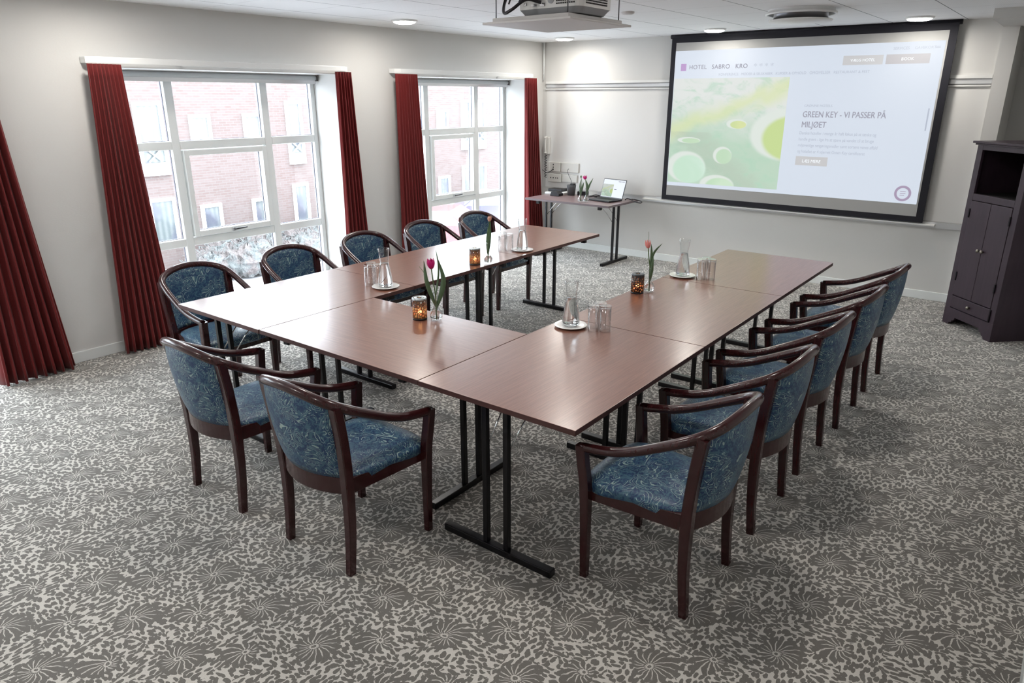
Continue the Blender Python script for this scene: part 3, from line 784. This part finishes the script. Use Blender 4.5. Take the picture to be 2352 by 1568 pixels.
tulip(3.055, -5.235, 'magenta tulip with broad leaves on the near joining table', 'magenta',
      [(0, 0, 0), sd(.0, .12), sd(-.012, .22), sd(-.018, .285)],
      [(sd(.002, .06), sd(-.045, .20), sd(-.058, .33), .014), (sd(.0, .05), sd(.045, .20, .01), sd(.022, .33, .01), .017), (sd(.0, .12), sd(.02, .27, .02), sd(.008, .385, .02), .006)],
      twig=[sd(-.03, .20), sd(-.06, .26), sd(-.085, .295)])
vase(2.355, -3.945, 'clear glass bud vase on the left row holding the pale drooping tulip')
tulip(2.355, -3.945, 'pale peach tulip with upright leaves on the left row', 'peach',
      [(0, 0, 0), sd(.0, .12), sd(.008, .24), sd(.012, .305)],
      [(sd(.0, .06), sd(.012, .19), sd(.02, .32), .014), (sd(.0, .05), sd(-.004, .15, .01), sd(.002, .27, .01), .014)], .014, .04)
vase(3.705, -3.943, 'clear glass bud vase behind the dark candle holder on the right row')
tulip(3.705, -3.943, 'pink tulip behind the dark candle holder on the right row', 'pink',
      [(0, 0, 0), sd(.0, .12), sd(-.012, .20), sd(-.022, .275)],
      [(sd(.0, .06), sd(.004, .20), sd(-.004, .30), .012), (sd(.0, .18), sd(.022, .245, .01), sd(.068, .30, .01), .008), (sd(.0, .05), sd(.008, .14, -.01), sd(.012, .23, -.01), .012)],
      .017, .05, twig=[sd(-.022, .31), sd(-.022, .35), sd(-.024, .375)])

# ------------------------------------------------------------------ laptop table items
def plane_m(o, ax_x, ax_y):
    x = Vector(ax_x); y = Vector(ax_y); z = x.cross(y); return Matrix.Translation(o) @ Matrix((x, y, z)).transposed().to_4x4()
def emis(name, c, s=1.): return mat(name, c, .6, emit=c, estr=s)
def leafy(name, S0, strength, dims):
    """blurred photograph of pale green leaves and round drops; object coordinates 0..1 after scaling"""
    m = mat(name, (.02, .02, .02), .9, spec=0); t = T(m)
    p = mapping(t, coord(t), scale=(1 / dims[0], 1, 1 / dims[1]) if dims[2] == 'xz' else (1 / dims[0], 1 / dims[1], 1))
    x, y, z = xyz(t, p); u, v = (x, z) if dims[2] == 'xz' else (x, y)
    n = noise(t, comb(t, u, v), 3.2, 2, .5, .8); n2 = noise(t, comb(t, u * 1.8 - v * 1.2, v * 3 + u), 3.1, 4, .6, .7)
    c = mix(t, (v + n * .5 - .25).step(.35, .85), (.42, .62, .45), (.74, .76, .74))
    c = mix(t, n2.step(.46, .68) * .55, c, (.30, .60, .40))
    streak = ((v - u * .42 - .50) + (n - .5) * .25).abs().step(.0, .14).inv()
    c = mix(t, streak * .75, c, (.66, .74, .30))
    dark = (((v + u * .9) - .62) + (n2 - .5) * .5).abs().step(.0, .3).inv() * v.lt(.5)
    c = mix(t, dark * .45, c, (.34, .40, .30))
    def bowl(cu, cv, ru, rv, col, rim=.80):
        nonlocal c
        a = (u - cu) / ru; b_ = (v - cv) / rv; d = (a * a + b_ * b_).sqrt()
        a2 = (u - cu - ru * .17) / (ru * rim); b2 = (v - cv + rv * .14) / (rv * rim * 1.05); d2 = (a2 * a2 + b2 * b2).sqrt()
        c = mix(t, d.step(.90, 1.06).inv(), c, (.72, .78, .72)); tone = mix(t, (n + a * .25 - .2).step(.2, .8), col, (min(1, col[0] * 1.3), min(1, col[1] * 1.12), col[2] * 1.3)); c = mix(t, d2.step(.86, 1.05).inv(), c, tone)
    bowl(1.02, .50, .30, .235, (.50, .66, .14), .84); bowl(.50, .29, .085, .082, (.45, .68, .42), .86)
    bowl(.60, .585, .09, .045, (.56, .68, .20), .8); bowl(.17, .16, .185, .155, (.50, .76, .56), .88)
    bowl(.47, .0, .16, .10, (.45, .70, .42), .85); bowl(.18, .42, .11, .03, (.45, .68, .40), .8)
    c = mix(t, .30, c, (.66, .70, .68)); b_ = BS(m); t.links.new(c, b_.inputs['Emission Color']); b_.inputs['Emission Strength'].default_value = strength; return m
M['lap_photo'] = leafy('laptop_photo', 0, .6, (.15, .15, 'xy'))
M['lap_white'] = emis('laptop_page_white', (.72, .77, .88), .72); BS(M['lap_white']).inputs['Base Color'].default_value = (.1, .1, .1, 1)
M['lap_ink'] = mat('laptop_page_ink', (.05, .05, .07), .8)
lap = empty('laptop', (1.25, -.43, TZ + .004), math.radians(-22 + 12)); tag(lap, 'open black laptop on the corner table, web page on its screen', 'laptop')
MB().box(-.178, .178, -.12, .12, 0, .016).build('base', 'dark_plastic', lap, bevel=.003)
kb = MB()
for i in range(14):
    for j in range(5): kb.box(-.155 + i * .0222, -.155 + i * .0222 + .019, .0 - .0 + -.02 + j * .022, -.02 + j * .022 + .019, .016, .0185)
kb.build('keyboard', 'rubber', lap)
th = math.radians(72)
LM = plane_m((0, .118, .014), (1, 0, 0), (0, math.cos(th), math.sin(th)))
lid = MB().box(-.178, .178, 0, .235, -.006, 0).build('screen_lid', 'dark_plastic', lap, bevel=.002); lid.matrix_local = LM
def lapbox(n, x0, x1, y0, y1, m, z=.0008):
    MB().box(0, x1 - x0, 0, y1 - y0, 0, .0004).build(n, m, lid, loc=(x0, y0, z))
lapbox('display', -.170, .170, .012, .226, 'lap_white'); lapbox('page_photo', -.168, .0, .018, .168, 'lap_photo', .0014)
lapbox('page_button', .06, .105, .206, .212, 'lap_ink', .0014); lapbox('page_button', .112, .155, .206, .212, 'lap_ink', .0014); lapbox('page_heading', .02, .055, .108, .116, 'lap_ink', .0014)
vase(1.085, -.71, 'clear bud vase on the corner table, left of two, with green stems', 'bud vases on the corner table')
vase(1.145, -.675, 'clear bud vase on the corner table, right of two, with magenta tulip', 'bud vases on the corner table')
tulip(1.085, -.71, 'closed green tulip stems in the left vase on the corner table', 'stem', [(0, 0, 0), sd(.0, .1), sd(.01, .2), sd(.0, .27)],
      [(sd(.0, .06), sd(-.01, .16), sd(-.005, .25), .012), (sd(.0, .06), sd(.02, .16), sd(.035, .22), .012)], .009, .03, group='tulips on the corner table')
tulip(1.145, -.675, 'magenta tulip in the right vase on the corner table', 'magenta', [(0, 0, 0), sd(.0, .1), sd(-.01, .2), sd(-.02, .255)],
      [(sd(.0, .06), sd(.01, .16), sd(-.01, .25), .014), (sd(.0, .08), sd(.03, .18), sd(.075, .27), .013)], .022, .045, group='tulips on the corner table')
pot = empty('plant_pot', (.66, -.27, TZ + .0005)); tag(pot, 'small dark grey pot on the corner table with a thin bent twig', 'pot')
MB().lathe([(.045, 0), (.060, .12), (.062, .13), (.056, .13), (.050, .1), (0, .1)], n=28, cap1=False).build('pot_body', 'grey_plastic', pot)
MB().tube(catmull([(.0, 0, .1), (.0, 0, .17), (-.06, .02, .25), (-.085, .03, .30), (-.06, .02, .325)], 5), .003, 6).build('twig', 'dark_plastic', pot)
MB().box(.0, .05, -.03, .02, .13, .15).build('clip', 'dark_plastic', pot)
o = MB().box(-.07, .07, -.05, .05, 0, .05).build('power_supply_box', 'dark_plastic', bevel=.004); o.location = (.775, -.17, TZ + .001); o.rotation_euler = (0, 0, .5); tag(o, 'small black box behind the grey pot on the corner table', 'box')
o = MB().box(-.10, .10, -.075, .075, 0, .035).build('black_case', 'dark_plastic', bevel=.004); o.location = (.40, -.20, TZ + .027); o.rotation_euler = (0, 0, .1); tag(o, 'flat black case lying on the papers at the curtain end of the corner table', 'case')
o = MB(); 
for k in range(6): o.box(-.14, .14, -.105, .105, k * .0042, k * .0042 + .0038, M4=Matrix.Rotation(.03 * math.sin(k * 2.3), 4, 'Z'))
o = o.build('paper_stack', 'paper'); o.location = (.44, -.24, TZ + .001); tag(o, 'stack of white papers under the black case on the corner table', 'papers')
o = MB().prism([(-.07, 0), (.07, 0), (.07, .03), (.02, .06), (-.05, .05)], -.05, .05).build('tape_dispenser', 'dark_plastic', bevel=.005); o.location = (.535, -.42, TZ + .001); tag(o, 'low black desk gadget before the grey pot on the corner table', 'desk gadget')
cb = [(1.03, -.24), (.97, -.28), (.93, -.24), (.96, -.16), (1.03, -.15), (1.01, -.29), (.93, -.33), (.86, -.30)]
o = MB().tube(catmull([(x, y, TZ + .008 + .01 * (i % 2)) for i, (x, y) in enumerate(cb)], 6), .006, 8).build('cable', 'cable'); tag(o, 'coiled black cable on the corner table left of the laptop', 'cable')
o = MB().tube(catmull([(1.462, -.30, TZ + .012), (1.485, -.30, TZ + .03), (1.53, -.28, TZ + .02), (1.60, -.30, TZ - .0), (1.66, -.28, TZ - .01), (1.64, -.22, TZ + .0), (1.54, -.22, TZ + .016), (1.475, -.22, TZ + .012)], 6), .006, 8).build('cable', 'cable'); tag(o, 'looped black cable over the right end of the corner table', 'cable')

# ------------------------------------------------------------------ wall fittings
ph = empty('wall_telephone', (.095, 0, 1.2), -PI / 2); tag(ph, 'beige wall telephone hanging between the curtain and the corner', 'telephone')
MB().box(0, .035, -.045, .045, -.0, .22).build('phone_base', 'pale_plastic', ph, bevel=.008)
MB().tube(catmull([(.06, .0, .01), (.055, 0, .03), (.062, 0, .11), (.055, 0, .20), (.062, 0, .225)], 4), [.024, .026, .026, .02, .016, .015, .015, .016, .016, .016, .018, .02, .024, .026, .027, .026, .022][:17], 12, sx=.8).build('handset', 'pale_plastic', ph, bevel=0)
pts = [(.05 + .014 * math.cos(k * .9), .014 * math.sin(k * .9) - .0, -.005 - k * .0045) for k in range(66)]
MB().tube(pts, .004, 6).build('coiled_cord', 'cable', ph)
def outlet(x0, x1, z0, z1, label, holes):
    r = empty('socket_box', ((x0 + x1) / 2, 0, (z0 + z1) / 2)); tag(r, label, 'socket', 'sockets in the corner above the laptop table')
    hw, hh = (x1 - x0) / 2, (z1 - z0) / 2
    MB().box(-hw, hw, -.028, 0, -hh, hh).build('cover', 'pale_plastic', r, bevel=.004)
    for hx, hz in holes:
        MB().tube([(hx, -.0285, hz), (hx, -.0300, hz)], .008, 12).build('hole', 'dark_plastic', r)
outlet(.115, .315, .985, 1.105, 'double wall socket box by the curtain, upper left of the group, plug cable in it', [(-.01, .03), (-.01, -.005), (-.01, -.035)])
outlet(.33, .60, .985, 1.105, 'wide blank socket box, upper right of the group above the pot', [])
outlet(.12, .335, .85, .955, 'lower socket box with a row of small jacks behind the papers', [(-.06, .0), (-.02, .0), (.02, 0), (.05, 0)])
outlet(.345, .58, .86, .955, 'lower right blank socket box half hidden by the tulips', [])
o = MB().tube(catmull([(.205, -.035, 1.02), (.18, -.06, .985), (.12, -.06, .965), (.05, -.06, 1.0)], 5), .004, 6).build('cable', 'cable'); tag(o, 'short black cable plugged into the upper left socket box', 'cable')

# wall board rails
r = empty('picture_rail', (0, 0, 2.06)); tag(r, 'long white and grey display rail high on the wall behind the screen', 'rail')
MB().box(.06, 4.95, -.022, 0, .02, .05).build('upper_lip', 'alu_white', r); MB().box(.06, 4.95, -.012, 0, -.035, .02).build('channel', 'alu', r); MB().box(.06, 4.95, -.022, 0, -.05, -.035).build('lower_lip', 'alu_white', r)
MB().box(.06, 4.95, -.0235, -.0, .014, .02).build('groove', 'rail_gap', r); MB().box(.06, 4.95, -.0235, -.0, -.034, -.026).build('groove', 'rail_gap', r)
o = MB().box(.062, 4.953, -.003, 0, .775, 2.005).build('wall_board', 'board', bevel=.002); tag(o, 'large pale writing board panel filling the wall behind the projection screen', 'board')
r = empty('pen_ledge', (3.0, 0, .75)); tag(r, 'long white ledge along the foot of the wall board, below the screen', 'ledge')
MB().box(-2.1, 1.95, -.030, 0, -.035, .022).build('back_strip', 'alu', r); MB().box(-1.42, 1.73, -.085, -.030, -.012, .004).build('tray_lip', 'alu_white', r, bevel=.003)

# ------------------------------------------------------------------ projection screen
SY = -.095
scr = empty('projection_screen', (1.84, SY, .765)); tag(scr, 'big black framed projection screen showing a hotel web page', 'projection screen')
SW, SH = 2.785, 1.79
b = MB(); bw = .055
b.box(0, SW, 0, .012, SH - bw - .01, SH); b.box(0, SW, 0, .012, 0, bw); b.box(0, bw, 0, .012, bw, SH - bw - .01); b.box(SW - bw - .01, SW, 0, .012, bw, SH - bw - .01)
b.build('black_border', 'screen_border', scr)
MB().box(bw, SW - bw - .01, .002, .010, bw, SH - bw - .01).build('screen_cloth', 'screen', scr)
MB().tube([(-.02, .02, SH + .0), (SW + .02, .02, SH + .0)], .022, 12).build('roller_tube', 'screen_border', scr)
PG = emis('projected_page', (.655, .72, .82), .68); M['pg'] = PG; BS(PG).inputs['Base Color'].default_value = (.06, .06, .06, 1)
M['pg_grey'] = emis('projected_grey', (.40, .40, .41), .9); M['pg_grey2'] = emis('projected_darker_grey', (.33, .32, .34), .9)
M['pg_ink'] = emis('projected_ink', (.30, .30, .36), .75); M['pg_soft'] = emis('projected_soft_ink', (.33, .37, .46), .8)
M['pg_pale'] = emis('projected_pale', (.68, .72, .76), 1.0); M['pg_plum'] = emis('projected_plum', (.38, .22, .47), .75); M['pg_purple'] = emis('projected_mauve', (.26, .20, .30), .9)
for k in ('pg_grey', 'pg_grey2', 'pg_ink', 'pg_soft', 'pg_pale', 'pg_plum', 'pg_purple'): BS(M[k]).inputs['Base Color'].default_value = (.1, .1, .1, 1)
page = MB().box(1.895 - 1.84, 4.545 - 1.84, .0008, .0018, .935 - .765, 2.405 - .765).build('projected_page', 'pg', scr)
def pb(name, x0, x1, z0, z1, m, lay=0):
    return MB().box(0, x1 - x0, 0, .0006, 0, z1 - z0).build(name, m, page, loc=(x0 - 1.84, -.0002 - .0007 * lay, z0 - .765))
M['pg_photo'] = leafy('projected_photo', 0, .74, (1.29, 1.14, 'xz'))
pb('page_photo', 1.90, 3.19, .975, 2.115, 'pg_photo')
pb('button', 3.685, 4.045, 2.215, 2.30, 'pg_grey'); pb('button', 4.07, 4.44, 2.215, 2.30, 'pg_grey2'); pb('button', 3.35, 3.67, 1.245, 1.335, 'pg_grey'); pb('logo_square', 1.97, 2.035, 2.195, 2.27, 'pg_plum')
pb('menu_icon', 4.47, 4.51, 2.345, 2.350, 'pg_soft', 0); pb('menu_icon', 4.47, 4.51, 2.355, 2.360, 'pg_soft', 0); pb('scroll_bar', 4.50, 4.512, 1.62, 1.82, 'pg_soft')
def st_text(name, s, x, z, size, m, sx=1., align='LEFT', spacing=1., bold=0.):
    return text(name, s, size, m, page, plane_m((x - 1.84, -.0020, z - .765), (1, 0, 0), (0, 0, 1)), align, .0, sx, spacing, bold)
for s_, x_ in (('HOTEL', 2.07), ('SABRO', 2.335), ('KRO', 2.60)): st_text('hotel_name', s_, x_, 2.212, .062, 'pg_ink', 1.0, spacing=1.1, bold=.0009)
st_text('stars', '* * * *', 2.80, 2.205, .07, 'pg_soft', 1.2)
st_text('menu_line', 'KONFERENCE   MØDER & SELSKABER   KURSER & OPHOLD   OMGIVELSER   RESTAURANT & FEST', 2.42, 2.14, .036, 'pg_soft', .98)
st_text('top_link', 'SERVICES', 4.12, 2.340, .034, 'pg_soft'); st_text('top_link', 'GAVEKORT', 4.30, 2.340, .034, 'pg_soft')
st_text('button_text', 'VÆLG HOTEL', 3.865, 2.245, .036, 'pg_pale', align='CENTER'); st_text('button_text', 'BOOK', 4.255, 2.245, .038, 'pg_pale', align='CENTER'); st_text('button_text', 'LÆS MERE', 3.51, 1.275, .042, 'pg_pale', align='CENTER')
st_text('small_heading', 'GRØNNE HOTELS', 3.37, 1.825, .034, 'pg_soft')
st_text('heading', 'GREEN KEY - VI PASSER PÅ', 3.365, 1.725, .083, 'pg_ink', .80, bold=.0012); st_text('heading', 'MILJØET', 3.365, 1.625, .083, 'pg_ink', .80, bold=.0012)
for i, s in enumerate(('Danske hoteller i mange år haft fokus på at tænke og', 'handle grønt - lige fra at spare på vandet til at bruge', 'miljøvenlige rengøringsmidler samt sortere vores affald', 'og hotellet er 4 stjernet Green Key certificeret')):
    st_text('body_text', s, 3.355, 1.555 - i * .061, .043, 'pg_soft', .80)
b = MB(); n = 40; vs = []; 
for rr in (.075, .052):
    for k in range(n): a = 2 * PI * k / n; vs.append((rr * math.cos(a), 0, rr * math.sin(a)))
b.add(vs, [(k, (k + 1) % n, n + (k + 1) % n, n + k) for k in range(n)]); b.build('chat_ring', 'pg_purple', page, loc=(4.41 - 1.84, -.001, 1.03 - .765))
for k in range(3): pb('chat_line', 4.385, 4.435 - .01 * (k == 2), 1.045 - k * .018, 1.051 - k * .018, 'pg_purple')

# ------------------------------------------------------------------ ceiling items
lampo = None
def lamp_label(x, y):
    if y > -1: return {.65: 'round bright ceiling lamp by the far left corner, past the projector', 2.5: 'round bright ceiling lamp in front of the left half of the screen', 4.37: 'round bright ceiling lamp in front of the right half of the screen'}[x]
    if y > -4 and x < 1: return 'round bright ceiling lamp near the wall between the two windows'
    if y > -4 and x < 3: return 'round ceiling lamp hidden behind the hanging projector'
    return 'round ceiling lamp outside the frame near the camera'
for x, y in LAMPS:
    if y < -5 or (y < -2 and x > 3): lab = 'round ceiling lamp above the near part of the room, out of the photo'
    else: lab = lamp_label(x, y)
    r = empty('ceiling_lamp', (x, y, H)); tag(r, lab, 'ceiling lamp', 'round lamps in the tiled ceiling')
    MB().lathe([(.118, 0), (.118, -.010), (.100, -.018), (.100, -.0), ], n=36, cap0=False, cap1=False).build('rim', 'track', r)
    MB().lathe([(.100, -.012), (.094, -.022), (.07, -.030), (0, -.034)], n=18, cap0=False, cap1=False).build('diffuser', 'lamp_glow', r)
r = empty('ceiling_air_diffuser', (3.74, -1.70, H)); tag(r, 'round white air diffuser with an open ring in the ceiling before the screen', 'air vent')
MB().lathe([(.205, 0), (.205, -.08), (0, -.08)], n=40, cap0=False, cap1=False).build('neck', 'rod', r)
MB().lathe([(.252, .0), (.256, -.024), (.268, -.026), (.268, -.040), (.248, -.040), (.246, -.024), (.246, .0)], n=48, cap0=False, cap1=False).build('outer_ring', 'track', r)
MB().lathe([(0, -.080), (.232, -.076), (.243, -.081), (.236, -.090), (0, -.100)], n=48, cap0=False, cap1=False).build('disc', 'track', r)
o = MB().lathe([(.055, 0), (.055, -.012), (.04, -.02), (0, -.022)], n=28, cap0=False, cap1=False).build('smoke_detector', 'tray'); o.location = (2.57, -2.40, H); tag(o, 'small flat grey ceiling detector just right of the projector', 'detector')

tray = empty('projector_ceiling_mount', (3.245, -4.365, 2.30)); tag(tray, 'grey square hanging tray under the projector held by thin rods', 'projector mount')
MB().box(-.295, .295, -.315, .315, 0, .012).build('lower_plate', 'tray', tray, bevel=.003)
MB().box(-.255, .255, -.275, .275, .012, .034).build('upper_plate', 'tray', tray, bevel=.003)
for sx_ in (-.24, .24):
    for sy_ in (-.26, .26): MB().tube([(sx_, sy_, .034), (sx_, sy_, H - 2.30)], .0035, 8).build('rod', 'rod', tray)
pj = empty('projector', (3.335, -4.43, 2.338), 0.); tag(pj, 'white ceiling projector with rear ports and side vents above the tray', 'projector')
n = 12
def rr_poly(hx, hy, r_, k=6):
    out = []
    for cx, cy, a0 in ((hx - r_, hy - r_, 0), (-hx + r_, hy - r_, PI / 2), (-hx + r_, -hy + r_, PI), (hx - r_, -hy + r_, 3 * PI / 2)):
        for i in range(k + 1): a = a0 + PI / 2 * i / k; out.append((cx + r_ * math.cos(a), cy + r_ * math.sin(a)))
    return out
def loft(sections, mi=0):
    b = MB(); n_ = len(sections[0][0]); vs = [(x, y, z) for poly, z in sections for x, y in poly]; fs = []
    for i in range(len(sections) - 1):
        for k in range(n_): fs.append((i * n_ + k, i * n_ + (k + 1) % n_, (i + 1) * n_ + (k + 1) % n_, (i + 1) * n_ + k))
    fs += [tuple(reversed(range(n_))), tuple((len(sections) - 1) * n_ + k for k in range(n_))]
    return b.add(vs, fs, mi)
loft([(rr_poly(.185, .15, .06), 0), (rr_poly(.20, .165, .06), .022), (rr_poly(.205, .17, .055), .03)]).build('base_shell', 'proj_grey', pj)
loft([(rr_poly(.205, .17, .045), .03), (rr_poly(.207, .172, .045), .12), (rr_poly(.19, .155, .045), .14)]).build('top_shell', 'proj', pj)
b = MB()
for i in range(9):
    for j in range(6): b.box(.06 + i * .0135, .06 + i * .0135 + .008, -.1735, -.170, .045 + j * .012, .045 + j * .012 + .007)
b.build('rear_vent', 'vent_hole', pj)
b = MB()
for i in range(16):
    for j in range(6): b.box(.2045, .2085, -.11 + i * .0135, -.11 + i * .0135 + .008, .045 + j * .012, .045 + j * .012 + .007)
b.build('side_vent', 'vent_hole', pj)
MB().tube([(.025, -.170, .07), (.025, -.174, .07)], .020, 20).build('infrared_window', 'proj_grey', pj)
for x0, x1, z0, z1 in ((-.11, -.06, .070, .082), (-.045, -.015, .040, .055), (-.10, -.07, .042, .052), (-.045, -.02, .070, .084), (-.15, -.135, .05, .062)):
    MB().box(x0, x1, -.176, -.170, z0, z1).build('port', 'rod', pj)
MB().tube([(0, .17, .07), (0, .19, .07)], .035, 24).build('lens', 'dark_plastic', pj)
def wire(pts, r_, label):
    o = MB().tube(catmull(pts, 7), r_, 10).build('cable', 'cable'); tag(o, label, 'cable', 'cables at the projector'); return o
PX, PY = 3.335, -4.62
wire([(3.03, -4.55, H - .001), (3.04, -4.56, 2.48), (3.05, -4.61, 2.40), (3.10, -4.67, 2.352), (3.17, -4.69, 2.365), (3.24, -4.66, 2.41), (3.31, -4.62, 2.395)], .0085, 'thick black cable looping down from the ceiling into the back of the projector')
wire([(3.13, -4.67, 2.395), (3.155, -4.675, 2.425), (3.20, -4.66, 2.427), (3.27, -4.63, 2.418)], .0045, 'thin black cable arching into a port at the back of the projector')
wire([(3.20, -4.67, 2.40), (3.24, -4.68, 2.44), (3.29, -4.66, 2.49), (3.33, -4.64, H - .001)], .0045, 'black cable rising slantwise behind the projector to the ceiling')

# ------------------------------------------------------------------ cabinet
ang = math.atan2(-.46, .44)
cab = empty('corner_cabinet', (5.02, -.74, 0), ang); tag(cab, 'tall dark purple brown wooden cabinet in the right corner with an open niche', 'cabinet')
CW, CD, CH = .585, .52, 1.575; st_ = .062
b = MB()      # local x along the front, +y into the cabinet
b.box(0, .022, .02, CD, 0, CH - .03); b.box(CW - .022, CW, .02, CD, 0, CH - .03); b.box(.022, CW - .022, CD - .012, CD, .05, CH - .03)
b.box(.022, CW - .022, .02, CD - .012, 1.125, 1.145); b.box(.022, CW - .022, .02, CD - .012, .145, .16); b.box(.022, CW - .022, .02, CD - .012, CH - .05, CH - .03)
b.build('carcass', ('cab',), cab)
b = MB()
b.box(0, st_, 0, .022, .15, CH - .03); b.box(CW - st_, CW, 0, .022, .15, CH - .03); b.box(st_, CW - st_, 0, .022, 1.505, CH - .03); b.box(st_, CW - st_, 0, .022, 1.095, 1.150)
b.build('face_frame', 'cab', cab, bevel=.002)
def skirt():
    pr = [(0, 0), (.075, 0), (.085, .02), (.105, .025), (.112, .045), (.135, .05), (.145, .075), (CW - .145, .075), (CW - .135, .05), (CW - .112, .045), (CW - .105, .025), (CW - .085, .02), (CW - .075, 0), (CW, 0), (CW, .15), (0, .15)]
    return MB().prism(pr, 0, .022)
skirt().build('scalloped_skirt', 'cab', cab)
b = MB().box(-.03, CW + .03, -.03, CD + .01, CH - .018, CH); b.box(-.015, CW + .015, -.015, CD, CH - .032, CH - .018); b.build('cornice', 'cab', cab, bevel=.003)
MB().box(.022, CW - .022, .05, CD - .013, 1.146, 1.148).build('niche_shelf', 'cab_in', cab)
def cdoor(x0, x1, kx, hx):
    d = MB(); d.box(x0, x1, -.004, .018, .270, 1.090); o = d.build('door', 'cab', cab, bevel=.003)
    MB().lathe([(0, .0), (.006, .0), (.006, .010), (.014, .016), (.016, .022), (.010, .030), (0, .031)], n=18, cap0=False, cap1=False).build('door_knob', 'bronze', o, loc=(kx, -.004, .70), rot=(PI / 2, 0, 0))
    for z in (.40, .95): MB().box(hx - .006, hx + .006, -.010, -.003, z, z + .075).build('hinge', 'iron', o)
mid = CW / 2
cdoor(st_ + .002, mid - .0015, mid - .022, st_ + .002); cdoor(mid + .0015, CW - st_ - .002, mid + .022, CW - st_ - .002)
MB().box(st_ + .002, CW - st_ - .002, -.003, .018, .160, .262).build('drawer', 'cab', cab, bevel=.003)
dr = cab.children[-1]
MB().lathe([(0, .0), (.006, .0), (.006, .010), (.014, .016), (.016, .022), (.010, .030), (0, .031)], n=18, cap0=False, cap1=False).build('drawer_knob', 'bronze', dr, loc=(mid, -.003, .21), rot=(PI / 2, 0, 0))
MB().box(CW - st_ + .004, CW - st_ + .014, -.009, .0, .155, .262).build('side_latch', 'iron', cab)
